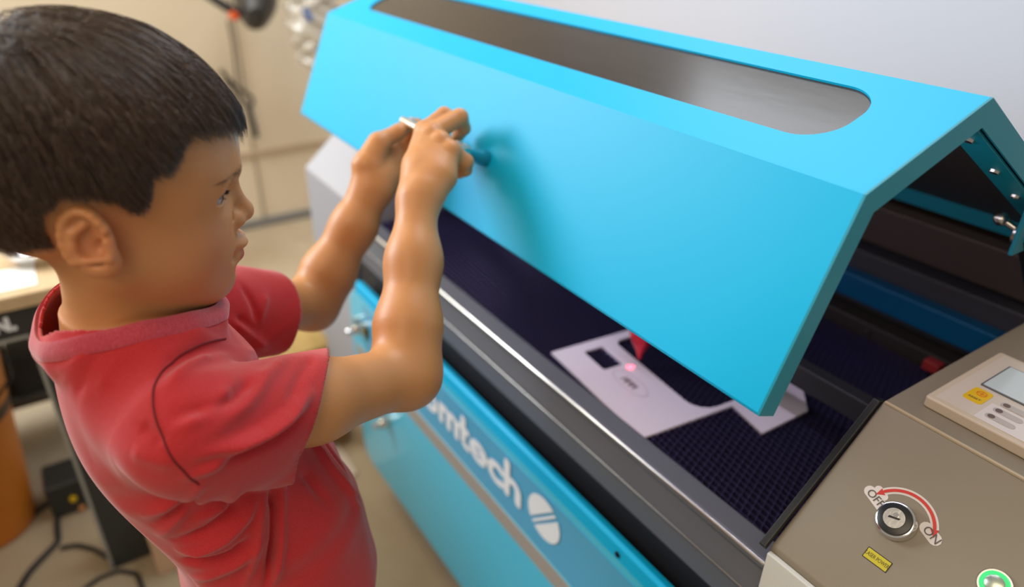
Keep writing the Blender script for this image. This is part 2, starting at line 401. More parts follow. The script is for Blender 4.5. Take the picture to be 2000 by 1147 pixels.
# return lip along the front bottom edge
fa, fb = Vector((0, *prof[0])), Vector((0, *fin[0]))
q0 = prof[0]; q1 = tuple(fin[0]); d_ = np.array(prof[1]) - np.array(prof[0]); d_ = d_ / np.linalg.norm(d_) * .0022
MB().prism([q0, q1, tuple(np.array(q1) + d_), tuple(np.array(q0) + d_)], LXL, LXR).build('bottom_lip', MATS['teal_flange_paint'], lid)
# underside liner so the inside reads dark bronze
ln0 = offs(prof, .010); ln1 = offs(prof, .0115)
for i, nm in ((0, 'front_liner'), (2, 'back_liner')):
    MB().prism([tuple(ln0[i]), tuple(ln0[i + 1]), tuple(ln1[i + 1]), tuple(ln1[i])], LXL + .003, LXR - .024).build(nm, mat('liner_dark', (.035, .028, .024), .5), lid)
# stiffener and hinge bracket under the back panel, near end
bd = (np.array(prof[3]) - np.array(prof[2])); bl = np.linalg.norm(bd); bd /= bl; bn = np.array([bd[1], -bd[0]])
def bp(s, d): return tuple(np.array(prof[2]) + bd * s + bn * d)
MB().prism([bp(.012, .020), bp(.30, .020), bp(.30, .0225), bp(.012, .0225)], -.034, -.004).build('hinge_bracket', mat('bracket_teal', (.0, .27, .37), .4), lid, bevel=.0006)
for s in (.045, .125, .20):
    MB().lathe([(0, 0), (.0045, 0), (.004, .0025), (0, .003)], frame((-.019, *bp(s, .0225)), (1, 0, 0), (0, -bd[0], -bd[1])), 18).build('bracket_screw', BRASSY, lid, smooth=True)
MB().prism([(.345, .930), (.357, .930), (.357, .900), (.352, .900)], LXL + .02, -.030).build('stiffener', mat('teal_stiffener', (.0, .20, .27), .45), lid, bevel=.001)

MB().box(-.91, .005 - .01, -.026, -.014, 1.0875, 1.0925).build('lamp_strip', mat('lamp_strip_plastic', (.7, .7, .72), .4), lid)
# gas strut
st = MB().lathe([(0, -.0075), (.004, -.0062), (.0072, -.002), (.0075, 0), (.0072, .002), (.004, .0062), (0, .0075)], Matrix.Translation((-.030, .195, .973)), 24).build('strut_ball', BRASSY, cutter, smooth=True)
MB().tube([(-.030, .195, .973), (-.002, .198, .962)], .0034).build('ball_stud', BRASSY, st, smooth=True)
gs = MB().tube([(-.006, .200, .962), (-.004, .235, .925), (-.004, .405, .745)], .009, 20).build('gas_strut', BLK, cutter, smooth=True)
MB().lathe([(0, -.003), (.012, -.003), (.012, .003), (0, .003)], frame((-.010, .198, .962), (0, 1, 0), (0, 0, 1)), 24).build('strut_eye', BRASSY, gs, smooth=True)
MB().box(-.008, -.003, .178, .222, .945, 1.005).build('strut_mount', TEAL, gs, bevel=.002)

# bar handle on the lid
FD = Vector((0, .0689, .1661)).normalized(); FN = Vector((0, -FD.z, FD.y))   # outward normal
hc = Vector((0, -.1640, .9800))
hp = Vector((0, 0, 0))
HB = hc + FN * .034
hn = MB().tube([(-.600, HB.y, HB.z), (-.437, HB.y, HB.z)], .0062, 20).build('handle', CHROME, lid, smooth=True)
hn['label'] = 'chrome bar handle with blue collars'
for x in (-.548, -.444):
    M = frame(Vector((x, 0, 0)) + hc, (1, 0, 0), FD)
    MB().lathe([(0, 0), (.0095, 0), (.0095, .006), (.0085, .012), (.0072, .016), (.0070, .036), (.0, .037)], M, 28).build('handle_post', mat('blue_collar', (.01, .26, .38), .35, metal=.3), hn, smooth=True)
    for xx in ((-.014, .0) if x > -.5 else ()):
        MB().lathe([(.0, 0), (.0100, 0), (.0100, .006), (0, .006)], frame((x + xx - .0025, HB.y, HB.z), (0, 1, 0), (0, 0, 1)), 24).build('handle_ring', mat('bright_ring', (.85, .83, .80), .35, metal=.6), hn, smooth=True)
    a = (x, HB.y, HB.z)
for xa, xb in ((-.500, -.466),):
    MB().tube([(xa, HB.y, HB.z), (xb, HB.y, HB.z)], .0072, 20).build('handle_collar', MATS['blue_collar'], hn, smooth=True)

# console furniture ----------------------------------------------------
def SM(u, v, off=0): return frame(Vector((u, P1[0], P1[1])) + SV * v + SN * off, (1, 0, 0), SV)
MB().box(.002, .42, -.0015, .0015, Z2 - .001, Z2 + .0007).build('bend_highlight_strip', mat('painted_bend_highlight', (.55, .44, .30), .4), cutter)  # pale strip, paints the highlight along the console's bend
KM = SM(.0712, .0838)
ks = MB().lathe([(0, 0), (.0158, 0), (.0163, .002), (.0163, .008), (.0155, .0105), (.0135, .0115), (0, .0115)], KM, 48).build('key_switch', CHROME, cutter, smooth=True)
MB().lathe([(.0, .0112), (.0140, .0112), (.0136, .0135), (.0100, .0145), (.0, .0145)], KM, 48).build('switch_collar', BLK, ks, smooth=True)
kb = MB().lathe([(0, .0142), (.0088, .0142), (.0086, .0156), (.0, .0156)], KM, 40).build('key_barrel', mat('brushed_steel', (.62, .60, .58), .3, metal=.9, bump=(300, .3, .0005)), ks, smooth=True)
MB().plate([(-.005, -.0006), (.004, -.0009), (.005, .0006), (-.004, .0012)], .0156, .0160, KM @ Matrix.Rotation(.35, 4, 'Z')).build('key_slot', BLK, ks)
MB().lathe([(0, .0156), (.0022, .0156), (.0022, .0164), (0, .0164)], KM @ Matrix.Translation((0, .003, 0)), 16).build('key_pin', CHROME, ks, smooth=True)
# rotation sticker: white outline, red arc, words
stk = MB(); RA = .0282
def arcpts(r, a0, a1, n=40): return [(r * math.cos(math.radians(t)), r * math.sin(math.radians(t))) for t in np.linspace(a0, a1, n)]
A0, A1 = 150, 38
stroke(stk, arcpts(RA, A0 + 6, A1 - 10), .0062, SM(.0712, .0838), .0002)
stroke(stk, [(-.0325, .0100), (-.0145, .0030)], .0098, SM(.0712, .0838), .00022)
stroke(stk, [(.0195, .0102), (.0295, .0062)], .0105, SM(.0712, .0838), .00024)
stroke(stk, [(-.0275, .0155), (-.0205, .0125)], .0070, SM(.0712, .0838), .00026)
sticker = stk.build('switch_sticker', STICK, cutter); sticker['label'] = 'white sticker with a red double arrow and the words OFF and ON'
ar = MB(); stroke(ar, arcpts(RA, A0 - 7, A1 - 2 - 7), .0026, SM(.0712, .0838), .0006)
for ang, sgn in ((A0 - 4, 1), (A1 - 12, -1)):
    c = Vector((RA * math.cos(math.radians(ang)), RA * math.sin(math.radians(ang)), .0006)); t = Vector((-math.sin(math.radians(ang)), math.cos(math.radians(ang)), 0)) * sgn; nn = Vector((c.x, c.y, 0)).normalized()
    pts = [c + t * .0065, c + nn * .0032 - t * .0005, c - nn * .0032 - t * .0005]
    ar.add([tuple(SM(.0712, .0838) @ p) for p in pts], [(0, 1, 2)])
ar.build('rotation_arrow', REDP, sticker)
text_mesh('off_word', 'OFF', .0098, SM(.0712, .0838) @ Matrix.Translation((-.0335, .0098, .0007)) @ Matrix.Rotation(-.30, 4, 'Z'), DKG, sticker, .0001)
text_mesh('on_word', 'ON', .0098, SM(.0712, .0838) @ Matrix.Translation((.0185, .0100, .0007)) @ Matrix.Rotation(-.32, 4, 'Z'), DKG, sticker, .0001)
pl = MB().plate(rrect(.0650, .0872, .0427, .0530, .0004, 2), 0, .0004, SM(0, 0)).build('power_label', BLK, cutter); pl['label'] = 'yellow label reading LASER POWER'
MB().plate(rrect(.0657, .0865, .0434, .0523, .0002, 2), .0004, .0006, SM(0, 0)).build('label_face', mat('label_yellow', (.60, .52, .02), .45), pl)
text_mesh('label_words', 'LASER POWER', .0050, SM(.0761, .0478, .0008), mat('label_ink', (.12, .09, .02), .5), pl, .00003, xs=.66, align='CENTER')
BM = SM(.1512, .0862)
sb = MB().lathe([(0, 0), (.0128, 0), (.0128, .002), (.0118, .0034), (.0108, .0034), (0, .0034)], BM, 48).build('start_button', CHROME, cutter, smooth=True)
MB().lathe([(.0, .0030), (.0108, .0030), (.0106, .0042), (.0072, .0042), (0, .0040)], BM, 48).build('button_ring', GREEN, sb, smooth=True)
MB().lathe([(.0, .0040), (.0070, .0040), (.0070, .0060), (.0062, .0066), (0, .0066)], BM, 40).build('button_cap', mat('brushed_cap', (.6, .66, .55), .3, metal=.9), sb, smooth=True)
# display panel
pc = MB().plate(rrect(.0235, .26, .0240, .1630, .004, 6), .0, .0118, Matrix.Translation((0, 0, Z2)) @ frame((0, 0, 0), (1, 0, 0), (0, 1, 0))).build('control_panel', CREAM, cutter, bevel=.0022, seg=3)
pc['label'] = 'cream control panel with a screen and keys'
PZ = Z2 + .0118
MB().box(.0300, .255, .0300, .1570, PZ, PZ + .0004).build('overlay', CREAM2, pc)
MB().box(.0640, .255, .0300, .0640, PZ + .0004, PZ + .0007).build('overlay_field', CREAM3, pc)
MB().plate(rrect(.0432, .15, .0840, .1395, .001, 3), PZ + .0004, PZ + .0016, None).build('screen_bezel', mat('screen_bezel_grey', (.12, .12, .14), .4), pc)
MB().plate(rrect(.0448, .149, .0856, .1380, .001, 3), PZ + .0014, PZ + .0020, None).build('screen', mat('screen_glass', (.42, .47, .47), .12, spec=.8, emit=(.50, .56, .58), es=.25), pc)
yk = MB().plate(rrect(.0428, .0595, .0508, .0775, .0035, 5), PZ + .0004, PZ + .0010, None).build('reset_key', YEL, pc)
em = MB(); stroke(em, arcpts(.0042, 0, 360, 24), .0007, Matrix.Translation((.0520, .0690, PZ + .0008)), .0004); stroke(em, [(-.004, 0), (.004, 0)], .0007, Matrix.Translation((.0520, .0690, PZ + .0008)), .0004)
stroke(em, [(0, -.003), (0, .003)], .0007, Matrix.Translation((.0520, .0690, PZ + .0008)), .0004)
em.build('reset_symbol', mat('orange_print', (.80, .16, .02), .5), yk)
text_mesh('reset_word', 'RESET', .0042, Matrix.Translation((.0512, .0570, PZ + .0013)), DKG, yk, .00002, align='CENTER')
for i, (x, y) in enumerate(((.0735, .0700), (.0735, .0560), (.100, .0700), (.100, .0560), (.0735, .042))):
    k = MB().plate(rrect(x - .0050, x + .020, y - .0042, y + .0042, .0041, 6), PZ + .0004, PZ + .0011, None).build('key', mat('key_grey', (.50, .45, .43), .4), pc)
    MB().plate([(x + .003 * math.cos(t), y + .0032 * math.sin(t)) for t in np.linspace(0, 6.1, 20)], PZ + .0011, PZ + .0014, None).build('key_symbol', mat('key_brown', (.14, .09, .08), .4), k)
# castors under the cutter
for x, y in ((-.90, -.04), (-.03, -.04), (-.90, .50), (-.03, .50)):
    c = MB().lathe([(0, .13), (.05, .13), (.05, .122), (.02, .118), (.02, .10), (0, .10)], Matrix.Translation((x, y, 0)), 24).build('castor', mat('castor_zinc', (.60, .58, .50), .3, metal=.8), cutter, smooth=True)
    MB().lathe([(0, -.016), (.038, -.016), (.042, -.010), (.042, .010), (.038, .016), (0, .016)], frame((x + .01, y, .042), (0, 1, 0), (0, 0, 1)), 32).build('castor_wheel', mat('castor_rubber', (.35, .33, .25), .6), c, smooth=True)
    MB().box(x - .012, x - .008, y - .02, y + .02, .03, .11).box(x + .029, x + .033, y - .02, y + .02, .03, .11).box(x - .012, x + .033, y - .02, y + .02, .106, .112).build('castor_fork', MATS['castor_zinc'], c)
reparent(cutter)

GRID = .0015
# ------------------------------------------------------------------ signed-distance modelling tools
def PX(px, py, t):       # point seen at a photo position, t metres deep
    d = RM @ np.array([px - 1000., 573.5 - py, 1410.]); return CAM + d * (t / 1410.)
def PXx(px, py, x):
    d = RM @ np.array([px - 1000., 573.5 - py, 1410.]); return CAM + d * ((x - CAM[0]) / d[0])
def rc(P, a, b, ra, rb):
    a = np.asarray(a, float); b = np.asarray(b, float); ab = b - a
    t = np.clip(((P - a) @ ab) / (ab @ ab), 0, 1)
    return np.linalg.norm(P - a - t[:, None] * ab, axis=1) - (ra + t * (rb - ra))
def ell(P, c, r, M=None):
    q = P - np.asarray(c, float)
    if M is not None: q = q @ M
    r = np.asarray(r, float); k0 = np.linalg.norm(q / r, axis=1); k1 = np.linalg.norm(q / (r * r), axis=1) + 1e-9
    return k0 * (k0 - 1) / k1
def smin(a, b, k):
    h = np.maximum(k - np.abs(a - b), 0) / k; return np.minimum(a, b) - h * h * k * .25
def smax(a, b, k): return -smin(-a, -b, k)
def chain(P, pts, rs, k=.006):
    d = None
    for i in range(len(pts) - 1):
        e = rc(P, pts[i], pts[i + 1], rs[i], rs[i + 1]); d = e if d is None else smin(d, e, k)
    return d
def polydist(P, pts):
    d = np.full(len(P), 1e9)
    for i in range(len(pts) - 1): d = np.minimum(d, rc(P, pts[i], pts[i + 1], 0, 0))
    return d
def rotm(axis, deg):
    return np.array(Matrix.Rotation(math.radians(deg), 3, axis))

def surface(fn, lo, hi, h, slack=.004):
    lo = np.array(lo, float); B = 12
    nb = np.ceil((np.array(hi, float) - lo) / (h * B)).astype(int); n = nb * B + 1
    g = np.stack(np.meshgrid(*[np.arange(k) for k in nb], indexing='ij'), -1).reshape(-1, 3)
    cen = lo + (g + .5) * B * h
    act = g[np.abs(np.concatenate([fn(c) for c in np.array_split(cen, max(1, len(cen) // 60000))])) < B * h * .87 * 1.15 + slack]
    s = np.arange(B + 1); L = np.stack(np.meshgrid(s, s, s, indexing='ij'), -1)      # local samples
    vk = []; vp = []; fq = []
    for blk in np.array_split(act, max(1, len(act) // 60)):
        if not len(blk): continue
        idx = blk[:, None, None, None, :] * B + L; P = lo + idx.reshape(-1, 3) * h
        D = fn(P).reshape(len(blk), B + 1, B + 1, B + 1); In = D < 0
        # cell vertices
        c8 = [(i, j, k) for i in (0, 1) for j in (0, 1) for k in (0, 1)]
        sub = lambda A, o: A[:, o[0]:o[0] + B, o[1]:o[1] + B, o[2]:o[2] + B]
        cnt = sum(sub(In, o).astype(int) for o in c8); m = (cnt > 0) & (cnt < 8)
        acc = np.zeros(m.shape + (3,)); num = np.zeros(m.shape)
        for a in c8:
            for ax in range(3):
                if a[ax]: continue
                b2 = list(a); b2[ax] = 1; da, db = sub(D, a), sub(D, tuple(b2)); cr = (da < 0) != (db < 0)
                t = np.where(cr, da / np.where(cr, da - db, 1), 0)
                p = np.array(a, float) * np.ones(m.shape + (3,)); p[..., ax] += t
                acc += p * cr[..., None]; num += cr
        bi, i, j, k = np.nonzero(m)
        gi = blk[bi] * B + np.stack([i, j, k], 1)
        vk.append((gi[:, 0] * n[1] + gi[:, 1]) * n[2] + gi[:, 2]); vp.append(lo + (gi - 0 + acc[m] / num[m][:, None]) * h)
        for ax in range(3):
            o2 = [0, 0, 0]; o2[ax] = 1; A, Bb = sub(In, (0, 0, 0)), sub(In, tuple(o2)); cr = A != Bb
            bi, i, j, k = np.nonzero(cr); gi = blk[bi] * B + np.stack([i, j, k], 1)
            u, v = (ax + 1) % 3, (ax + 2) % 3; eu = np.zeros(3, int); eu[u] = 1; ev = np.zeros(3, int); ev[v] = 1
            q = np.stack([gi - eu - ev, gi - ev, gi, gi - eu], 1)
            q = (q[..., 0] * n[1] + q[..., 1]) * n[2] + q[..., 2]
            fl = A[cr]; q[~fl] = q[~fl][:, ::-1]; fq.append(q)
    vk = np.concatenate(vk); vp = np.concatenate(vp); fq = np.concatenate(fq)
    o = np.argsort(vk); vk = vk[o]; vp = vp[o]
    ix = np.searchsorted(vk, fq); ix = np.clip(ix, 0, len(vk) - 1); ok = (vk[ix] == fq).all(1)
    return vp, ix[ok]
def grad(fn, P, e=.0006):
    g = np.stack([fn(P + np.eye(3)[i] * e) - fn(P - np.eye(3)[i] * e) for i in range(3)], 1) / (2 * e)
    return g
def snap(fn, P, it=2):
    for _ in range(it):
        d = fn(P); g = grad(fn, P); P = P - g * (np.clip(d, -.003, .003) / (np.sum(g * g, 1) + 1e-6))[:, None]
    return P
def npmesh(name, V, F, m, parent=None, mats=None):
    me = bpy.data.meshes.new(name); k = F.shape[1]
    me.vertices.add(len(V)); me.vertices.foreach_set('co', np.ascontiguousarray(V, np.float32).ravel())
    me.loops.add(len(F) * k); me.loops.foreach_set('vertex_index', np.ascontiguousarray(F, np.int32).ravel())
    me.polygons.add(len(F)); me.polygons.foreach_set('loop_start', np.arange(0, len(F) * k, k, dtype=np.int32))
    me.polygons.foreach_set('use_smooth', np.ones(len(F), bool))
    me.update(); me.validate()
    for q in (mats or [m]): me.materials.append(q)
    o = bpy.data.objects.new(name, me); COL.objects.link(o)
    if parent: o.parent = parent
    return o
def march(fn, px, py, t0=.3, t1=1.6, n=300):      # first hit of a view ray with a shape
    d = RM @ np.array([px - 1000., 573.5 - py, 1410.]) / 1410.
    t = np.linspace(t0, t1, n); v = fn(CAM + t[:, None] * d); k = np.nonzero(v < 0)[0]
    if not len(k): return None
    a, b = t[max(k[0] - 1, 0)], t[k[0]]
    for _ in range(12):
        c = (a + b) / 2
        if fn((CAM + c * d)[None])[0] < 0: b = c
        else: a = c
    return CAM + a * d

# ------------------------------------------------------------------ the child
H0 = np.array([-.316, -.580, 1.049])
HR, HF, HU = np.array([.9962, -.0872, 0]), np.array([.0863, .9865, -.1392]), np.array([.0121, .1386, .9903])
HM = np.stack([HR, HF, HU], 1)
def toh(P): return (P - H0) @ HM
def fromh(l): return H0 + np.asarray(l, float) @ HM.T

def skull_local(Q):
    A = Q.copy(); A[:, 0] = np.abs(A[:, 0])
    d = ell(A, (0, .000, .050), (.0700, .0900, .0700))
    d = smin(d, ell(A, (0, -.018, .022), (.064, .066, .056)), .02)
    d = smin(d, ell(A, (0, .046, .040), (.0590, .0515, .050)), .03)       # forehead
    d = smin(d, ell(A, (0, .040, -.012), (.0560, .0530, .058)), .025)     # mid face
    d = smin(d, ell(A, (.022, .058, -.024), (.0290, .0290, .030)), .018)   # cheeks
    d = smin(d, rc(A, (.0440, .018, -.030), (.012, .070, -.0605), .014, .0165), .028)   # jaw
    d = smin(d, ell(A, (0, .0780, -.0620), (.0165, .0160, .0150)), .018)   # chin
    d = smin(d, ell(A, (0, .0740, -.036), (.026, .0240, .020)), .016)      # muzzle
    d = smin(d, ell(A, (0, .050, -.052), (.032, .034, .018)), .02)         # under the jaw
    return d, A
def head(P):
    Q = toh(P); d, A = skull_local(Q)
    # eye sockets, brow, nose
    d = smax(d, -ell(A, (.0300, .0975, .0180), (.0180, .0130, .0100)), .014)
    d = smin(d, rc(A, (.010, .0905, .0300), (.036, .0770, .0320), .0060, .0055), .014)
    d = smin(d, rc(A, (0, .0930, .0175), (0, .1040, -.0035), .0050, .0062), .009)
    d = smin(d, ell(A, (0, .1036, -.0078), (.0082, .0078, .0072)), .007)
    d = smin(d, ell(A, (.0100, .0955, -.0110), (.0066, .0080, .0066)), .006)
    d = smax(d, -ell(A, (.0052, .1010, -.0178), (.0030, .0042, .0030)), .003)
    d = smax(d, -chain(A, [(.0165, .0935, -.0040), (.0180, .0890, -.0110), (.0150, .0900, -.0180)], [.0008, .0012, .0008], .001), .0035)   # crease beside the nostril wing
    # lips
    up = ell(A, (.0055, .0985, -.0300), (.0115, .0078, .0046)); lo = ell(A, (0, .0957, -.0420), (.0140, .0080, .0056))
    d = smin(d, up, .007); d = smin(d, lo, .006)
    d = smax(d, -rc(A, (0, .1075, -.0362), (.0165, .0975, -.0372), .0009, .0005), .0022)
    d = smax(d, -ell(A, (.0225, .0935, -.0370), (.0030, .003, .003)), .006)
    d = smax(d, -ell(A, (0, .1020, -.0215), (.0026, .0050, .0060)), .003)
    d = smax(d, -ell(A, (0, .0985, -.0515), (.0130, .0052, .0040)), .008)
    # eyelids over the ball
    lid_ = ell(A, (.0312, .0715, .0185), (.0146, .0140, .0130))
    d = smin(d, lid_, .005)
    EM = rotm('Z', -24)
    slit = ell(A, (.0345, .0842, .0170), (.0140, .0100, .0046), EM)
    d = smax(d, -slit, .0014)
    d = smax(d, -chain(A, [(.0205, .0865, .0245), (.0310, .0850, .0262), (.0430, .0755, .0240)], [.0006, .0008, .0004], .001), .0022)   # lid crease
    # ears
    e = Q.copy(); s = np.sign(e[:, 0]); e[:, 0] = np.abs(e[:, 0])
    ec = np.array([.0690, -.0035, .0015]); Rm_ = rotm('Z', -22) @ rotm('X', 10)
    q = (e - ec) @ Rm_ / .90
    def E(c, r): return ell(q, c, r)
    o = ell(q, (0.003, 0, .0), (.0065, .0185, .0275))
    o = smin(o, ell(q, (.0005, .006, -.0175), (.0055, .0110, .0110)), .008)      # lobe
    bowl = smin(ell(q, (.0085, .0035, -.002), (.0070, .0115, .0170)), ell(q, (.0085, .001, .008), (.0060, .0115, .0140)), .004)
    o = smax(o, -bowl, .003)
    # helix rim as a curved tube
    rim = []
    for t in np.linspace(-35, 235, 16):
        a_ = math.radians(t); rim.append((.0068, .0155 * math.cos(a_) * (1.0 if math.cos(a_) > 0 else 1.03) , .0235 * math.sin(a_) + .0005))
    rim = [(.0015, .0125, -.0005), (.0055, .0150, .0100)] + [p for p in rim if p[2] > -.014 and not (p[1] > .0135 and p[2] < .008)]
    rim.sort(key=lambda p: math.atan2(p[2] / .0235, p[1] / .0155) % (2 * math.pi))
    o = smin(o, chain(q, rim, [.0027] * len(rim), .002), .0022)
    anti = [(.0045, -.0085, -.012), (.0062, -.0100, -.002), (.0060, -.0070, .0080), (.0045, .0010, .0130)]
    o = smin(o, chain(q, anti, [.0026] * 4, .003), .004)
    o = smin(o, rc(q, (.0035, .0120, -.0085), (.0048, .0115, -.0020), .0034, .0030), .003)   # tragus
    o = smax(o, -ell(q, (.0050, .0062, -.0040), (.0060, .0045, .0050)), .003) * .90
    d = smin(d, o, .0055)
    return d
# joints
MX = -.316
SHR = np.array([-.214, -.560, .905]); SHL = np.array([-.425, -.560, .905])
ELR = PX(788, 735, .712); WRR = PX(815, 398, .772)
ELL_ = PX(612, 597, .925); WRL = PX(722, 372, .925)
def hand_right(P):
    k = .006
    w = WRR; pc = PX(838, 335, .792)
    im, mm, rm, pm = PX(829, 256, .822), PX(843, 262, .813), PX(861, 276, .805), PX(881, 294, .800)
    d = rc(P, PX(817, 395, .776), PX(824, 340, .792), .0205, .0200)
    d = smin(d, chain(P, [PX(813, 372, .780), PX(815, 320, .798), im], [.0155, .0150, .0112]), .012)
    d = smin(d, rc(P, PX(822, 370, .780), mm, .0160, .0108), .010)
    d = smin(d, rc(P, PX(836, 368, .778), rm, .0160, .0106), .010)
    d = smin(d, chain(P, [PX(838, 375, .778), PX(862, 345, .786), pm], [.0175, .0165, .0100]), .012)
    fs = [([im, PX(868, 224, .834), PX(893, 240, .858), PX(897, 262, .872)], (.0102, .0088, .0080, .0070)),
          ([mm, PX(898, 229, .832), PX(905, 250, .848), PX(893, 268, .862)], (.0108, .0098, .0085, .0072)),
          ([rm, PX(884, 296, .828), PX(893, 312, .842), PX(886, 314, .855)], (.0100, .0088, .0080, .0068)),
          ([pm, PX(910, 316, .812), PX(909, 332, .822), PX(897, 339, .834)], (.0096, .0086, .0074, .0064))]
    for pts, rs in fs: d = smin(d, chain(P, pts, rs, .0025), .0045)
    for kn in (im, mm, rm, pm): d = smin(d, np.linalg.norm(P - kn + (PX(860, 300, .8) - CAM) / 200., axis=1) - .0098, .005)
    th = [PX(818, 360, .795), PX(812, 315, .822), PX(832, 285, .850), PX(858, 275, .872)]
    d = smin(d, chain(P, th, (.0150, .0125, .0098, .0080), .004), .008)
    # tendons on the back of the hand
    return d
def hand_left(P):
    d = chain(P, [PX(720, 385, .925), PX(734, 350, .925)], [.0205, .0200])
    d = smin(d, chain(P, [PX(716, 365, .922), PX(714, 325, .918), PX(736, 285, .922)], [.0175, .0165, .0135]), .014)     # thenar
    d = smin(d, chain(P, [PX(745, 372, .928), PX(762, 345, .940), PX(777, 312, .955)], [.0165, .0160, .0115]), .014)   # little-finger side
    d = smin(d, rc(P, PX(738, 335, .937), PX(772, 285, .962), .0175, .0120), .012)
    th = [PX(722, 318, .918), PX(742, 278, .924), PX(778, 258, .934), PX(803, 241, .946)]
    d = smin(d, chain(P, th, (.0150, .0125, .0098, .0078), .004), .008)
    im, mm, rm, pm = PX(764, 268, .965), PX(774, 283, .967), PX(780, 299, .965), PX(783, 316, .960)
    fs = [([im, PX(800, 250, .978), PX(815, 243, .966), PX(812, 250, .955)], (.0105, .0088, .0078, .0068)),
          ([mm, PX(812, 268, .985), PX(826, 256, .972), PX(820, 258, .958)], (.0105, .0088, .0080, .0070)),
          ([rm, PX(818, 288, .982), PX(832, 272, .970), PX(826, 272, .955)], (.0100, .0086, .0078, .0068)),
          ([pm, PX(814, 308, .972), PX(830, 292, .965), PX(826, 290, .950)], (.0092, .0078, .0070, .0060))]
    for pts, rs in fs: d = smin(d, chain(P, pts, rs, .0025), .0045)
    return d
def arm_right(P):
    mid = (SHR + ELR) / 2 + np.array([0, 0, -.002])
    d = chain(P, [SHR, mid, ELR], [.038, .0335, .0285], .02)
    d = smin(d, ell(P, ELR + np.array([-.004, .012, -.006]), (.0265, .0275, .027)), .02)
    f1, f2 = PX(797, 640, .728), PX(808, 510, .752)
    d = smin(d, chain(P, [ELR, f1, f2, WRR], [.0275, .0310, .0265, .0205], .02), .022)
    return d
def arm_left(P):
    mid = (SHL + ELL_) / 2
    d = chain(P, [SHL, mid, ELL_], [.038, .0335, .0290], .02)
    f1, f2 = PX(640, 535, .925), PX(692, 440, .925)
    d = smin(d, chain(P, [ELL_, f1, f2, WRL], [.0280, .0315, .0265, .0205], .02), .022)
    return d
TZ = [(.975, -.585, .040, .042), (.945, -.578, .085, .045), (.915, -.568, .100, .056), (.88, -.568, .098, .064), (.83, -.560, .094, .068), (.77, -.535, .093, .072), (.70, -.505, .097, .080), (.64, -.500, .100, .084), (.58, -.505, .104, .082), (.52, -.510, .106, .078)]
def soften(T):      # the same outline without creases between its levels
    z = np.linspace(T[0, 0], T[-1, 0], 90); M_ = np.stack([z] + [np.interp(z, T[:, 0], T[:, i]) for i in (1, 2, 3)], 1)
    for _ in range(40): M_[1:-1, 1:] = (M_[:-2, 1:] + 2 * M_[1:-1, 1:] + M_[2:, 1:]) / 4
    return M_
TZ = soften(np.array(TZ[::-1]))
def torso(P, off=0.):
    z = np.clip(P[:, 2], TZ[0, 0], TZ[-1, 0])
    yc, wx, wy = (np.interp(z, TZ[:, 0], TZ[:, i]) for i in (1, 2, 3))
    wx = wx + off; wy = wy + off
    q = np.abs(P[:, 0] - MX) / wx; r = np.abs(P[:, 1] - yc) / wy
    s = (q ** 2.3 + r ** 2.3) ** (1 / 2.3)
    d = (s - 1) * np.minimum(wx, wy) * .9
    return np.maximum(d, np.maximum(P[:, 2] - TZ[-1, 0] - off, TZ[0, 0] - off - P[:, 2]))
NB = np.array([-.316, -.582, .935]); NT = np.array([-.316, -.568, 1.03])
def neck(P):
    d = rc(P, NB + np.array([0, .002, -.01]), NT, .0440, .0400)
    return smin(d, rc(P, NB + np.array([0, .012, 0]), fromh((0, .02, -.045)), .036, .034), .02)
def near(fn, P, c, r):      # evaluate only close by; far away a sphere distance is enough
    q = np.linalg.norm(P - np.asarray(c), axis=1); out = q - r * .8; m = q < r
    if m.any(): out[m] = fn(P[m])
    return out
HC = fromh((0, .01, .015))
def body_upper(P):
    d = near(head, P, HC, .155)
    d = smin(d, neck(P), .022)
    d = smin(d, rc(P, NB + np.array([0, 0, -.008]), SHR + np.array([-.02, 0, .002]), .030, .028), .03)
    d = smin(d, rc(P, NB + np.array([0, 0, -.008]), SHL + np.array([.02, 0, .002]), .030, .028), .03)
    a = smin(arm_right(P), near(hand_right, P, PX(855, 310, .82), .125), .014)
    b = smin(arm_left(P), near(hand_left, P, PX(760, 310, .94), .125), .014)
    d = smin(d, smin(a, b, .001), .01)
    t = torso(P, -.012)
    return smin(d, t, .02)
SKIN = mat('skin', (.58, .262, .100), .42, spec=.35, sss=.25, bump=(260, .10, .0006))
VB, FB = surface(body_upper, (-.62, -.68, .72), (-.13, -.12, 1.20), GRID)
VB = snap(body_upper, VB)
# lower body on a coarser grid, joined inside the shirt
HIPZ = .56
def legs(P):
    d = torso(P, -.012)
    for s in (-1, 1):
        h, k, a = np.array([MX + s * .052, -.505, .545]), np.array([MX + s * .060, -.490, .300]), np.array([MX + s * .064, -.515, .060])
        d = smin(d, chain(P, [h, (h + k) / 2, k], [.062, .055, .042], .03), .03)
        d = smin(d, chain(P, [k, k + (a - k) * .35 + np.array([0, -.012, 0]), a], [.038, .042, .025], .03), .02)
        d = smin(d, rc(P, a + np.array([0, -.008, -.022]), a + np.array([s * .006, .10, -.034]), .026, .018), .02)
    return d
VL, FL_ = surface(legs, (-.46, -.62, .005), (-.17, -.36, .74), .006)
VL = snap(legs, VL)
cut = VL[:, 2] < .735; kf = cut[FL_].all(1); FL_ = FL_[kf]
person = npmesh('person', np.concatenate([VB, VL]), np.concatenate([FB, FL_ + len(VB)]), SKIN)
tag(person, 'boy in a red t-shirt holding the handle of the blue lid with both hands', 'person')
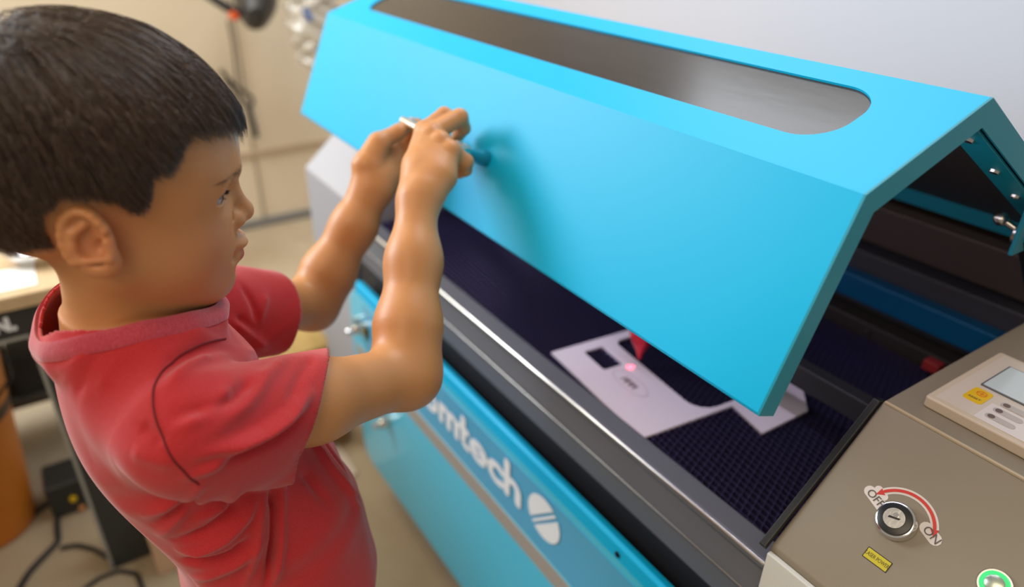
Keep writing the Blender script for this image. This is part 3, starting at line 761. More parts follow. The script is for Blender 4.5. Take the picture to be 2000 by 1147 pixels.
# lips tinted through a colour attribute on the skin
def skin_nodes():
    m = SKIN; nt = m.node_tree; b = nt.nodes['Principled BSDF']
    at = nt.nodes.new('ShaderNodeVertexColor'); at.layer_name = 'tone'
    nt.links.new(at.outputs[0], b.inputs['Base Color'])
skin_nodes()
QA = toh(VB); QA[:, 0] = np.abs(QA[:, 0])
base = np.array([.58, .262, .100]); cols = np.tile(base, (len(VB) + len(VL), 1))
lipd = np.minimum(ell(QA, (.0045, .1010, -.0335), (.0135, .0090, .0026)), ell(QA, (0, .0965, -.0415), (.0155, .0095, .0055)))
wl = np.clip(.5 - lipd / .0016, 0, 1)[:, None] * np.array((QA[:, 1] > .085) & (QA[:, 2] < -.02))[:, None]
cols[:len(VB)] = cols[:len(VB)] * (1 - wl) + np.array([.50, .095, .085]) * wl
we = np.clip(1 - np.linalg.norm(QA - np.array([.070, .002, 0]), axis=1) / .034, 0, 1)[:, None]
cols[:len(VB)] = cols[:len(VB)] * (1 - .6 * we) + np.array([.52, .17, .09]) * .6 * we
wc = np.exp(-(np.linalg.norm(QA - np.array([.045, .075, -.025]), axis=1) / .03) ** 2)[:, None] * .5
cols[:len(VB)] = cols[:len(VB)] * (1 - wc) + np.array([.52, .20, .11]) * wc
ca = person.data.color_attributes.new('tone', 'FLOAT_COLOR', 'POINT')
ca.data.foreach_set('color', np.concatenate([cols, np.ones((len(cols), 1))], 1).astype(np.float32).ravel())
# eyes
def uvball(c, r, n=28):
    m = MB(); pr = [(max(r * math.sin(t), 1e-5), -r * math.cos(t)) for t in np.linspace(.0, math.pi, n)]
    return pr
HMm = Matrix([[HM[i][0], HM[i][1], HM[i][2], H0[i]] for i in range(3)] + [[0, 0, 0, 1]])
for s in (1, -1):
    c = Vector((s * .0312, .0715, .0180)); g = Vector((-.10, .90, -.30)).normalized()
    u = Vector((1, 0, 0)); u = (u - u.dot(g) * g).normalized(); v = g.cross(u)
    Me = HMm @ Matrix(((u.x, v.x, g.x, c.x), (u.y, v.y, g.y, c.y), (u.z, v.z, g.z, c.z), (0, 0, 0, 1)))
    e = MB().lathe(uvball(c, .0131), Me, 32).build('eyeball', mat('eye_white', (.42, .38, .37), .2, spec=.6), person, smooth=True)
    MB().lathe([(1e-5, .01345), (.0026, .01330), (.0030, .0129)], Me, 28).build('pupil', mat('pupil_black', (.004, .004, .005), .1), e, smooth=True)
    MB().lathe([(.0024, .01325), (.0050, .01245), (.0072, .01125), (.0074, .0108)], Me, 32).build('iris', mat('iris_brown', (.035, .022, .018), .15, spec=.6), e, smooth=True)
# eyebrows, lashes
def hairs(name, roots, tips, bend, rad, m, parent, seg=5, sides=3):
    R0 = np.array(roots); T0 = np.array(tips); n = len(R0); s = np.linspace(0, 1, seg)[None, :, None]
    P = R0[:, None] * (1 - s) + T0[:, None] * s + np.array(bend)[:, None] * (4 * s * (1 - s))
    return strands(name, P, rad, m, parent, sides)
def strands(name, P, rad, m, parent, sides=3, shade=None):
    n, k, _ = P.shape
    T = np.gradient(P, axis=1); T /= np.linalg.norm(T, axis=2, keepdims=True) + 1e-12
    ref = rng.normal(size=(n, 1, 3)); a = np.cross(T, ref); a /= np.linalg.norm(a, axis=2, keepdims=True) + 1e-12; b = np.cross(T, a)
    w = np.linspace(1, .25, k)[None, :, None] * (rad if np.isscalar(rad) else np.asarray(rad)[:, None, None])
    ang = np.arange(sides) * 2 * np.pi / sides
    V = P[:, :, None] + w[:, :, None] * (np.cos(ang)[None, None, :, None] * a[:, :, None] + np.sin(ang)[None, None, :, None] * b[:, :, None])
    base_ = (np.arange(n)[:, None, None] * k + np.arange(k - 1)[None, :, None]) * sides; i = np.arange(sides)[None, None, :]; j = (i + 1) % sides
    F = np.stack([base_ + i, base_ + j, base_ + j + sides, base_ + i + sides], -1).reshape(-1, 4)
    o = npmesh(name, V.reshape(-1, 3), F, m, parent)
    if shade is not None:
        c = np.repeat(shade, k * sides, axis=0); ca_ = o.data.color_attributes.new('tone', 'FLOAT_COLOR', 'POINT')
        ca_.data.foreach_set('color', np.concatenate([c, np.ones((len(c), 1))], 1).astype(np.float32).ravel())
    return o
BROW = mat('brow_hair', (.12, .055, .026), .5)
def on_head(l, off=0.):
    P = np.array([fromh(q) for q in l]); fn = lambda X: head(X) - off
    return snap(fn, P, 5)
for s in (1, -1):
    n = 90; t = rng.random(n); cu = np.stack([s * (.010 + .034 * t), .094 - .020 * t ** 1.6, .0325 + .0030 * np.sin(t * 2.6) + rng.normal(0, .0017, n) * (1.2 - t)], 1)
    r0 = on_head(cu, .0002); r1 = on_head(cu + np.stack([s * np.full(n, .0050), -.0030 - .002 * t, .0012 - .002 * t], 1), .0008)
    hairs('eyebrow', r0, r1, np.zeros((n, 3)), .00009, BROW, person)
    n = 80; t = np.linspace(0, 1, n); la = s * (.0225 + .0210 * t); fo = .0850 - .0110 * t ** 1.5; uu = .0212 + .0022 * np.sin(math.pi * t)
    r0 = on_head(np.stack([la, fo, uu], 1), -.0002)
    dr_ = (HM @ np.stack([s * (.0005 + .0035 * t), .0055 - .002 * t, -.0012 + 0 * t])).T
    hairs('eyelashes', r0, r0 + dr_, np.tile(np.array([[0, 0, -.0012]]), (n, 1)), .00017, mat('lash_dark', (.02, .010, .007), .5), person)

# thumbnail of the far hand
tn = Vector(PX(801, 233, .941)); ta = Vector(PX(803, 241, .946) - PX(778, 258, .934)).normalized(); tv = Vector(CAM) - tn; tv = (tv - tv.dot(ta) * ta).normalized(); tu = Vector((0, 0, 1)); tu = (tu - tu.dot(ta) * ta).normalized(); nn_ = (tu * .8 + tv * .5).normalized(); uu_ = ta.cross(nn_)
tc_ = Vector(PX(800, 242.5, .9455)) + nn_ * .0070
MB().lathe([(1e-5, -1)] + [(math.cos(t), math.sin(t)) for t in np.linspace(-1.4, 1.4, 12)] + [(1e-5, 1)], Matrix(((uu_.x, ta.x, nn_.x, tc_.x), (uu_.y, ta.y, nn_.y, tc_.y), (uu_.z, ta.z, nn_.z, tc_.z), (0, 0, 0, 1))) @ Matrix.Diagonal((.0046, .0056, .0014, 1)), 24).build('thumbnail', mat('nail_pink', (.62, .38, .28), .25, spec=.6), person, smooth=True)
# ------------------------------------------------------------------ hair
HP = np.array([(.130, .0600), (.100, .0600), (.0894, .0660), (.0814, .0655), (.0711, .0660), (.0640, .0690), (.0588, .0633), (.0538, .0524), (.0492, .0453), (.0369, .0427),
    (.0354, .0308), (.0327, .0188), (.0223, .0176), (.0171, .0245), (.0044, .0289), (-.0157, .0308), (-.0263, .0180), (-.0275, .0075), (-.0228, -.0099), (-.0350, -.0120),
    (-.0500, -.0200), (-.130, -.030), (-.130, .200), (.130, .200)])
def inpoly(f, u, poly=HP):
    c = np.zeros(f.shape, bool); n = len(poly)
    for i in range(n):
        x0, y0 = poly[i]; x1, y1 = poly[(i + 1) % n]
        if y0 == y1: continue
        c ^= ((y0 > u) != (y1 > u)) & (f < (x1 - x0) * (u - y0) / (y1 - y0) + x0)
    return c
def skl(Q): return skull_local(Q)[0]
def thick(Q):      # hair depth over the skull
    f, u = Q[:, 1], Q[:, 2]
    t = .0035 + .0135 * np.clip((u - .005) / .075, 0, 1) ** .8
    t = t - .0060 * np.clip((f - .045) / .05, 0, 1)
    return np.maximum(t, .003)
crown = np.array([-.004, -.052, .1080])
dirs = rng.normal(size=(60000, 3)); dirs /= np.linalg.norm(dirs, axis=1)[:, None]
Q0 = np.array([0, .002, .045]) + dirs * .085
Q0 = snap(skl, snap(skl, snap(skl, Q0, 3), 3), 6)
Q0 = Q0[(np.abs(skl(Q0)) < .0015)]
okr = inpoly(Q0[:, 1] + .0, Q0[:, 2] - .0015) & (Q0[:, 2] > -.03)
# roots on the forehead stay above the true hairline; the fringe hangs from there
okr &= ~((Q0[:, 1] > .070) & (Q0[:, 2] < .0800))
Q0 = Q0[okr][:21000]; NH = len(Q0)
K = 11
f, u = Q0[:, 1], Q0[:, 2]
Ln = .020 + .034 * np.clip((u - .02) / .07, 0, 1) + .010 * np.clip((f - .03) / .05, 0, 1)
Ln = Ln * rng.uniform(.75, 1.15, NH)
Ln = np.where(u < .025, .010 + .010 * np.clip((u + .02) / .045, 0, 1), Ln)
lay = rng.random(NH) ** .7
nz = rng.normal(0, .10, (NH, 3))
def flow(Q):
    d = Q - crown; r = np.linalg.norm(d, axis=1, keepdims=True); d = d / (r + 1e-6)
    sw = np.exp(-(r / .022) ** 2)                          # whorl
    d = d + sw * np.cross(np.tile([0, -.3, 1.], (len(Q), 1)), d) * 1.2
    d = d + np.array([0, .10, -.55]) * np.clip((r - .03) / .06, 0, 1)    # falls with its weight
    return d
Pt = np.zeros((NH, K, 3)); cur = Q0.copy(); step = Ln / (K - 1)
for k in range(K):
    g = grad(skl, cur); g /= np.linalg.norm(g, axis=1)[:, None]
    hgt = thick(cur) * (.15 + .85 * lay) * min(1, (k / 3.) ** .8) + .0004
    if k >= K - 2: hgt = hgt * (1 - .12 * (k - K + 3) * lay)
    cur = cur - g * (skl(cur) - hgt)[:, None]
    Pt[:, k] = cur
    d = flow(cur) + nz * (.6 + .12 * k); d = d - np.sum(d * g, 1)[:, None] * g; d /= np.linalg.norm(d, axis=1)[:, None] + 1e-9
    cur = cur + d * step[:, None]
# gather into locks
nc = 1500; ci = rng.choice(NH, nc, replace=False); cc = Q0[ci]
near_i = np.empty(NH, int)
for blk in np.array_split(np.arange(NH), 12):
    near_i[blk] = np.argmin(((Q0[blk][:, None] - cc[None]) ** 2).sum(-1), axis=1)
s_ = (np.linspace(0, 1, K) ** 1.4)[None, :, None]
front = np.clip((Q0[:, 1] - .03) / .04, 0, 1)[:, None, None]
wcl = (.30 + .42 * front) * s_
Pt = Pt * (1 - wcl) + Pt[ci[near_i]] * wcl
# cut at the hairline: each strand ends where it would leave the haircut's outline
ins = inpoly(Pt[..., 1], Pt[..., 2] + rng.normal(0, .0016, (NH, 1)) * 1.0 + .0042 * np.sin(near_i * 12.9)[:, None] * front[:, :, 0])
first = np.where(ins.all(1), K, np.argmin(ins, axis=1)); keep = first >= 2
Pt = Pt[keep]; first = first[keep]; lay = lay[keep]; Q1 = Q0[keep]; ni = near_i[keep]
t_ = np.linspace(0, 1, K)[None, :] * (np.minimum(first, K) - 1)[:, None]
i0 = np.clip(np.floor(t_).astype(int), 0, K - 2); fr = (t_ - i0)[..., None]; ar_ = np.arange(len(Pt))[:, None]
Pt = Pt[ar_, i0] * (1 - fr) + Pt[ar_, i0 + 1] * fr
W = fromh(Pt.reshape(-1, 3)).reshape(Pt.shape)
HAIRM = mat('dark_brown_hair', (.03, .016, .01), .30, spec=1.0)
nt = HAIRM.node_tree; at = nt.nodes.new('ShaderNodeVertexColor'); at.layer_name = 'tone'
nt.links.new(at.outputs[0], nt.nodes['Principled BSDF'].inputs['Base Color'])
g_ = rng.uniform(.55, 1.5, len(W)) * (0.8 + .4 * ((np.sin(ni * 78.233) * 43758.5) % 1))
napel = np.clip((.012 - Q1[:, 2]) / .03, 0, 1)[:, None]
shade = np.array([.075, .040, .022])[None] * g_[:, None] * (1 - napel) + np.array([.15, .10, .06])[None] * g_[:, None] * napel
hair = strands('hair', W, np.where(Q1[:, 2] < .012, .00016, .00027), HAIRM, person, 3, shade)
hair['label'] = 'short straight dark brown hair with a ragged fringe'
# dense underlayer that closes the gaps between locks
QB = toh(VB); okv = inpoly(QB[:, 1], QB[:, 2] - .003) & (skl(QB) < .003) & (skl(QB) > -.003) & ~((QB[:, 1] > .075) & (QB[:, 2] < .074))
fk = okv[FB].all(1); F2 = FB[fk]; us, inv = np.unique(F2, return_inverse=True)
Qc = QB[us]; g = grad(skl, Qc); g /= np.linalg.norm(g, axis=1)[:, None]
edge = np.ones(len(us))
Qc = Qc + g * (thick(Qc) * .35)[:, None]
npmesh('hair_underlayer', fromh(Qc), inv.reshape(F2.shape), mat('hair_root_dark', (.012, .007, .005), .7), person)
# ------------------------------------------------------------------ t-shirt
TS = np.array([(.985, -.585, .040, .045), (.965, -.582, .062, .050), (.945, -.576, .086, .058), (.915, -.569, .102, .070), (.88, -.563, .102, .079), (.84, -.553, .099, .086), (.80, -.537, .098, .090),
    (.755, -.517, .101, .093), (.71, -.503, .108, .088), (.66, -.500, .117, .094), (.61, -.506, .122, .092), (.56, -.512, .124, .084), (.50, -.512, .122, .08)][::-1])
TS = soften(TS)
HEMZ = .585
def sh_torso(P):
    z = np.clip(P[:, 2], TS[0, 0], TS[-1, 0]); yc, wx, wy = (np.interp(z, TS[:, 0], TS[:, i]) for i in (1, 2, 3))
    q = np.abs(P[:, 0] - MX) / wx; r = np.abs(P[:, 1] - yc) / wy; s = (q ** 2.4 + r ** 2.4) ** (1 / 2.4)
    d = (s - 1) * np.minimum(wx, wy) * .85
    return np.maximum(d, P[:, 2] - TS[-1, 0])
def nrm(v): v = np.asarray(v, float); return v / np.linalg.norm(v)
RT, RB = PXx(642, 692, -.262), PXx(553, 958, -.250)
RC = (RT + RB) / 2; RN = nrm(np.cross(nrm(RT - RB), nrm(RC - CAM)))
if RN[1] < 0: RN = -RN
RN = nrm(RN + np.array([-.10, 0, 0]))
LT_, LB = PXx(556, 562, -.470), PXx(515, 648, -.452)
LC = (LT_ + LB) / 2; LN = nrm(ELL_ - SHL)
ARC = SHR + (ELR - SHR) * .60
def sleeve_r(P):
    ax = nrm(ELR - SHR)
    u0 = SHR + np.array([.0, -.004, .000]); u1 = ARC + ax * .03
    d = rc(P, u0, u1, .0450, .0395)
    lo0 = PX(422, 893, .562); lo1 = PX(561, 920, .618) + ax * .02
    d = smin(d, rc(P, lo0, lo1, .0235, .0155), .03)
    d = smin(d, rc(P, SHR + np.array([-.002, .01, -.020]), PX(606, 850, .640) + ax * .02, .033, .0270), .025)
    return smax(d, (P - RC) @ RN, .0006)
def sleeve_l(P):
    ax = nrm(ELL_ - SHL)
    d = rc(P, SHL + np.array([0, 0, .0]), LC + ax * .04, .048, .0430)
    d = smin(d, rc(P, SHL + np.array([0, 0, -.035]), LC + ax * .03 + np.array([0, 0, -.014]), .04, .030), .03)
    return smax(d, (P - LC) @ LN, .0006)
# neck opening
NC = np.array([MX, -.573, 0.]); NRX, NRY = .0535, .0620
def ring(ph, f=1.0, dz=0.):      # 0 = front, 90 = the child's right side
    c, s = math.cos(ph), math.sin(ph)
    z = .964 + .014 * s * s - .006 * abs(c)
    return np.array([NC[0] + NRX * f * s, NC[1] + NRY * f * c, z + dz])
def shirt_fn(P):
    d = sh_torso(P)
    d = smin(d, rc(P, np.array([MX + .035, -.574, .925]), SHR + np.array([-.012, -.004, .002]), .030, .046), .025)
    d = smin(d, rc(P, np.array([MX - .035, -.574, .925]), SHL + np.array([.012, -.004, .002]), .030, .046), .025)
    # collar rise
    rr = [ring(t, 1.04) + np.array([0, 0, -.013]) for t in np.linspace(0, 2 * math.pi, 13)]
    d = smin(d, near(lambda X: chain(X, rr, [.0045] * 13, .004), P, (MX, -.573, .955), .12), .024)
    d = smin(d, near(sleeve_r, P, (RC + SHR) / 2, .17), .005)
    d = smin(d, near(sleeve_l, P, (LC + SHL) / 2, .16), .016)
    return smax(d, HEMZ - P[:, 2], .0006)
SG = GRID * 1.2
VS, FS = surface(shirt_fn, (-.56, -.68, .57), (-.13, -.36, 1.0), SG)
VS = snap(shirt_fn, VS)
# open the cuffs, the hem and the neck
e_r = np.hypot((VS[:, 0] - NC[0]) / NRX, (VS[:, 1] - NC[1]) / NRY)
def flat(V, c, n, r): return (np.abs((V - c) @ n) < .0012) & (np.linalg.norm(V - c, axis=1) < r)
gS = grad(shirt_fn, VS); gS /= np.linalg.norm(gS, axis=1)[:, None] + 1e-9
dead = (flat(VS, RC, RN, .12) & (gS @ RN > .8)) | (flat(VS, LC, LN, .10) & (gS @ LN > .8)) | ((np.abs(VS[:, 2] - HEMZ) < .0012) & (gS[:, 2] < -.8)) | ((e_r < 1.02) & (VS[:, 2] > .88))
FS = FS[~dead[FS].any(1)]
def clean_edge(sel, fix):      # pull the open border onto its exact cutting line
    ed = np.sort(np.concatenate([FS[:, [0, 1]], FS[:, [1, 2]], FS[:, [2, 3]], FS[:, [3, 0]]]), axis=1)
    key = ed[:, 0].astype(np.int64) * len(VS) + ed[:, 1]; uq, ct = np.unique(key, return_counts=True); bd = uq[ct == 1]
    b = np.unique(np.r_[bd // len(VS), bd % len(VS)]); b = b[sel(VS[b])]; VS[b] = fix(VS[b])
clean_edge(lambda V: (np.linalg.norm(V - RC, axis=1) < .11) & (np.abs((V - RC) @ RN) < .006), lambda V: V - ((V - RC) @ RN)[:, None] * RN)
clean_edge(lambda V: (np.linalg.norm(V - LC, axis=1) < .09) & (np.abs((V - LC) @ LN) < .006), lambda V: V - ((V - LC) @ LN)[:, None] * LN)
clean_edge(lambda V: np.abs(V[:, 2] - HEMZ) < .006, lambda V: np.stack([V[:, 0], V[:, 1], np.full(len(V), HEMZ)], 1))
# folds: (points in the photo, width, height); positive is a ridge, negative a valley
FOLDS = [
 ([(602, 772), (560, 812), (508, 850), (450, 872), (395, 889)], .0050, .0055), ([(585, 805), (530, 838), (468, 872), (418, 912), (372, 934)], .0048, .0045),
 ([(600, 800), (540, 852), (480, 885), (400, 905)], .0050, -.0035),
 ([(455, 762), (410, 800), (350, 838)], .0055, .0035), ([(500, 742), (451, 782), (400, 800), (350, 812)], .0055, -.0048),
 ([(560, 700), (520, 735), (480, 790), (430, 830)], .0060, .0035), ([(610, 700), (585, 740), (560, 790)], .0050, -.0022), ([(545, 690), (500, 700), (470, 740)], .0050, -.0032),
 ([(250, 655), (310, 646), (370, 641), (429, 658), (497, 692)], .0055, .0052), ([(316, 735), (340, 705), (390, 682), (450, 678)], .0055, -.0042),
 ([(410, 690), (370, 715), (335, 750)], .0050, .0032),
 ([(94, 728), (113, 724), (150, 700), (190, 668), (240, 655)], .0034, .0036), ([(92, 700), (130, 692), (165, 668), (215, 650)], .0032, -.0034),
 ([(96, 770), (118, 755), (140, 722), (170, 685)], .0042, .0022), ([(150, 775), (165, 735), (190, 695), (235, 662)], .0042, -.0022), ([(195, 760), (210, 720), (250, 680)], .0050, .0016),
 ([(395, 950), (345, 975), (290, 1005)], .0050, .0040), ([(400, 975), (350, 1008), (312, 1048)], .0048, .0034), ([(398, 962), (350, 992), (300, 1025)], .0042, -.0030),
 ([(270, 830), (300, 850), (320, 870)], .0050, -.0018), ([(255, 880), (300, 900), (340, 905)], .0060, .0016),
 ([(500, 965), (480, 1010), (440, 1050), (390, 1075), (352, 1078)], .0050, .0048), ([(485, 960), (455, 1000), (400, 1040), (345, 1056)], .0050, -.0052),
 ([(460, 962), (430, 995), (380, 1020)], .0048, .0026), ([(352, 1095), (400, 1100), (450, 1085), (490, 1050)], .0048, -.0050), ([(356, 1120), (410, 1125), (465, 1100), (505, 1060)], .0048, .0040),
 ([(515, 968), (508, 1020), (500, 1080), (480, 1140)], .0042, .0040), ([(532, 962), (540, 1000), (536, 1060), (522, 1140)], .0040, -.0095), ([(552, 962), (546, 1010), (545, 1070), (535, 1140)], .0045, .0050),
 ([(585, 890), (606, 935), (640, 985)], .0050, -.0030), ([(606, 852), (640, 905), (672, 950), (696, 990)], .0048, .0045), ([(622, 846), (655, 890), (684, 935)], .0040, -.0035),
 ([(450, 625), (490, 655), (520, 680)], .0050, .0032), ([(430, 600), (470, 625), (500, 650)], .0040, -.0030), ([(470, 560), (495, 600), (505, 640)], .0045, -.0025), ([(520, 575), (510, 610), (500, 640)], .0050, .0022)]
def fold_disp(V):
    out = np.zeros(len(V))
    for pts, w_, h_ in FOLDS:
        Q = [march(shirt_fn, *p) for p in pts]; Q = [q for q in Q if q is not None]
        if len(Q) < 2: continue
        c = np.mean(Q, axis=0); r = max(np.linalg.norm(q - c) for q in Q) + 3 * w_
        m = np.linalg.norm(V - c, axis=1) < r
        if not m.any(): continue
        Q = np.array(Q)
        # taper towards both ends
        X = V[m]; best = np.full(len(X), 1e9); par = np.zeros(len(X)); L = np.r_[0, np.cumsum(np.linalg.norm(np.diff(Q, axis=0), axis=1))]
        for i in range(len(Q) - 1):
            ab = Q[i + 1] - Q[i]; t = np.clip(((X - Q[i]) @ ab) / (ab @ ab), 0, 1); dd = np.linalg.norm(X - Q[i] - t[:, None] * ab, axis=1)
            b_ = dd < best; best[b_] = dd[b_]; par[b_] = (L[i] + t[b_] * (L[i + 1] - L[i])) / L[-1]
        tp = np.clip(np.minimum(par, 1 - par) * 4 + .25, 0, 1)
        out[m] += 1.35 * h_ * tp * np.exp(-(best / w_) ** 2)
    return out
def wav(V):      # broad soft unevenness of worn cotton
    x, y, z = V.T
    return .0011 * np.sin(38 * y + 70 * z + 2 * np.sin(31 * x)) + .0009 * np.sin(95 * z - 50 * y + 1.5 * np.sin(60 * z)) + .0006 * np.sin(140 * x + 60 * z)
soft = np.clip((e_r - 1.22) / .25, 0, 1)
VS = VS + gS * ((fold_disp(VS) + wav(VS)) * soft)[:, None]
SHIRTM = mat('red_heather_cotton', (.45, .014, .019), .85, spec=.2, sheen=.30, noise=(900, .3, (.58, .042, .048), (1, 1, 2.2)), bump=(1500, .35, .0005))
used = np.unique(FS); remap = np.full(len(VS), -1); remap[used] = np.arange(len(used))
shirt = npmesh('t_shirt', VS[used], remap[FS], SHIRTM, person)
sd = shirt.modifiers.new('thick', 'SOLIDIFY'); sd.thickness = .0022; sd.offset = -1
# collar band
cb = []; nphi = 160
phs = np.arange(nphi) * 2 * math.pi / nphi
edge_ = np.array([ring(ph, 1.02, 0.) for ph in phs]); outw = np.array([[math.sin(ph) * NRX, math.cos(ph) * NRY, 0] for ph in phs]); outw /= np.linalg.norm(outw, axis=1)[:, None]
cur = snap(shirt_fn, edge_ + outw * .003 + np.array([0, 0, .002]), 5); rows = [cur]
for k in range(5):      # walk outwards over the cloth
    g = grad(shirt_fn, cur); g /= np.linalg.norm(g, axis=1)[:, None] + 1e-9
    t_ = outw - np.sum(outw * g, 1)[:, None] * g - np.array([0, 0, .35]) * (1 - np.abs(g[:, 2:3])); t_ /= np.linalg.norm(t_, axis=1)[:, None] + 1e-9
    cur = snap(shirt_fn, cur + t_ * .0029, 3); rows.append(cur)
band = np.stack(rows[::-1], 1); FF = range(6)
for _ in range(6): band = (np.roll(band, 1, 0) + 2 * band + np.roll(band, -1, 0)) / 4
bn3 = np.cross(np.roll(band, -1, 0) - np.roll(band, 1, 0), np.gradient(band, axis=1)); bn3 /= np.linalg.norm(bn3, axis=2, keepdims=True)
if bn3[:, 2, 2].mean() < 0: bn3 = -bn3
hh = np.array([.0006, .0020, .0024, .0026, .0030, .0026])[None, :, None]
outer_ = band + bn3 * hh; inner_ = (band - bn3 * .0012)[:, ::-1]
inner_[:, 0, 2] -= .003
allr = np.concatenate([outer_, inner_], axis=1); prof_c = list(range(allr.shape[1])); cb = [tuple(q) for q in allr.reshape(-1, 3)]
m_ = len(prof_c); fc = [((i * m_ + j), (i * m_ + (j + 1) % m_), ((i + 1) % nphi * m_ + (j + 1) % m_), ((i + 1) % nphi * m_ + j)) for i in range(nphi) for j in range(m_)]
COLM = mat('red_rib_knit', (.44, .035, .060), .85, spec=.2, sheen=.5, noise=(700, .2, (.55, .07, .10), (1, 1, .1)), bump=(900, .5, .0008, (1, 1, .05)))
col_o = link('collar', cb, fc, COLM, shirt, smooth=True); col_o['label'] = 'ribbed collar'
sub = col_o.modifiers.new('s', 'SUBSURF'); sub.levels = 1; sub.render_levels = 1
# armhole seam and cuff stitching
def on_shirt(pxs, off=0.):
    Q = [march(shirt_fn, *p) for p in pxs]; Q = smooth_path([q for q in Q if q is not None], 50)
    Q = snap(shirt_fn, Q, 3); g = grad(shirt_fn, Q); g /= np.linalg.norm(g, axis=1)[:, None]
    sf = np.clip((np.hypot((Q[:, 0] - NC[0]) / NRX, (Q[:, 1] - NC[1]) / NRY) - 1.22) / .25, 0, 1)
    return Q + g * ((fold_disp(Q) + wav(Q)) * sf + off)[:, None]
SEAMM = mat('seam_dark_red', (.16, .008, .012), .9)
MB().tube(on_shirt([(440, 662), (395, 672), (345, 692), (312, 725), (299, 770), (300, 812), (314, 850), (335, 892), (362, 925), (388, 948)], .0004), .0008, 8).build('armhole_seam', SEAMM, shirt, smooth=True)

# ------------------------------------------------------------------ shorts and shoes
def shorts_fn(P):
    d = ell(P, (MX, -.510, .560), (.112, .088, .075))
    for s in (-1, 1): d = smin(d, rc(P, (MX + s * .052, -.508, .52), (MX + s * .066, -.495, .33), .070, .066), .025)
    d = smax(d, .345 - P[:, 2], .001)
    return smax(d, P[:, 2] - .612, .001)
V5, F5 = surface(shorts_fn, (-.46, -.62, .33), (-.17, -.38, .63), .005); V5 = snap(shorts_fn, V5)
V5 = V5 + np.stack([.0015 * np.sin(60 * V5[:, 2]), .0015 * np.sin(50 * V5[:, 0] + 40 * V5[:, 2]), 0 * V5[:, 0]], 1)
SHORT = mat('maroon_plaid_cloth', (.10, .022, .022), .85, sheen=.2)
def plaid(m):
    nt = m.node_tree; b = nt.nodes['Principled BSDF']; tc = nt.nodes.new('ShaderNodeTexCoord'); prev = None
    for axis, sc, col_ in (('Z', 9, (.42, .40, .42, 1)), ('X', 10, (.05, .07, .14, 1))):
        wv = nt.nodes.new('ShaderNodeTexWave'); wv.bands_direction = axis; wv.inputs['Scale'].default_value = sc
        nt.links.new(tc.outputs['Object'], wv.inputs[0]); r = nt.nodes.new('ShaderNodeValToRGB'); r.color_ramp.elements[0].position = .93; r.color_ramp.elements[1].position = .96
        nt.links.new(wv.outputs[1], r.inputs[0]); mx = nt.nodes.new('ShaderNodeMixRGB'); mx.inputs[2].default_value = col_
        if prev: nt.links.new(prev, mx.inputs[1])
        else: mx.inputs[1].default_value = (.10, .022, .022, 1)
        nt.links.new(r.outputs[0], mx.inputs[0]); prev = mx.outputs[0]
    nt.links.new(prev, b.inputs['Base Color'])
plaid(SHORT)
npmesh('shorts', V5, F5, SHORT, person)['label'] = 'dark maroon plaid shorts'
for s in (-1, 1):
    def shoe_fn(P, s=s):
        d = rc(P, (MX + s * .064, -.535, .034), (MX + s * .072, -.420, .026), .032, .027)
        d = smin(d, ell(P, (MX + s * .064, -.520, .060), (.034, .040, .035)), .02)
        return smax(smax(d, .0012 - P[:, 2], .001), P[:, 2] - .075, .002)
    V6, F6 = surface(shoe_fn, (MX + s * .068 - .06, -.60, -.004), (MX + s * .068 + .06, -.36, .10), .004)
    npmesh('shoe', snap(shoe_fn, V6), F6, mat('navy_canvas', (.03, .04, .08), .8), person)

# ------------------------------------------------------------------ things around the room
WOOD = mat('bench_wood', (.52, .36, .19), .45, noise=(5, .3, (.62, .46, .27), (1, 8, 8)), bump=(40, .15, .001))
BF = mat('bench_black_frame', (.025, .025, .022), .5)
TRIMG = mat('bench_grey_trim', (.36, .36, .33), .4, metal=.3)
bench = empty('workbench', (-1.4, -1.3, 0)); tag(bench, 'wooden topped workbench with a black frame behind the boy', 'workbench')
MB().box(-1.78, -1.06, -2.1, -.600, .636, .662).build('bench_top', WOOD, bench, bevel=.003)
MB().box(-1.078, -1.070, -2.1, -.612, .583, .636).box(-1.76, -1.070, -.620, -.612, .583, .636).build('apron', BF, bench, bevel=.001)
MB().box(-1.0725, -1.0685, -2.0, -.700, .577, .583).build('apron_trim', TRIMG, bench)
for x0, y0 in ((-1.14, -.697), (-1.14, -2.09), (-1.77, -.697), (-1.77, -2.09)):
    lg_ = MB().box(x0, x0 + .07, y0, y0 + .072, 0, .584).build('leg', mat('bench_leg_dark', (.030, .032, .030), .45), bench, bevel=.003)
    if x0 > -1.2 and y0 > -1: MB().box(x0 + .068, x0 + .0715, y0 - .005, y0 + .001, .0, .58).build('leg_trim', TRIMG, lg_)
MB().box(-1.77, -1.52, -2.05, -.64, .17, .19).box(-1.77, -1.52, -2.05, -.64, .36, .375).build('shelf', mat('dark_brown_shelf', (.07, .055, .035), .6), bench, bevel=.002)
text_mesh('apron_letters', 'N.', .034, frame((-1.0695, -.746, .6085), (0, 1, 0), (0, 0, 1)), DECAL, bench, .0003, offset=.002)
reparent(bench)
pp_ = MB().box(-1.175, -1.085, -.90, -.665, .662, .6635).build('white_sheet', mat('glossy_white', (.95, .95, .93), .25, coat=.5)); tag(pp_, 'thin glossy white sheet at the near edge of the workbench', 'paper')  # thin bright white slab on the bench top
dish = MB().lathe([(.0, .003), (.030, .003), (.044, .020), (.047, .021), (.046, .017), (.032, 0), (0, 0)], Matrix.Translation((-1.195, -.640, .662)) @ Matrix.Diagonal((1.0, 1.5, 1.2, 1)), 36).build('metal_dish', CHROME, smooth=True)
tag(dish, 'small shiny metal dish on the workbench behind the boy\'s neck', 'dish')
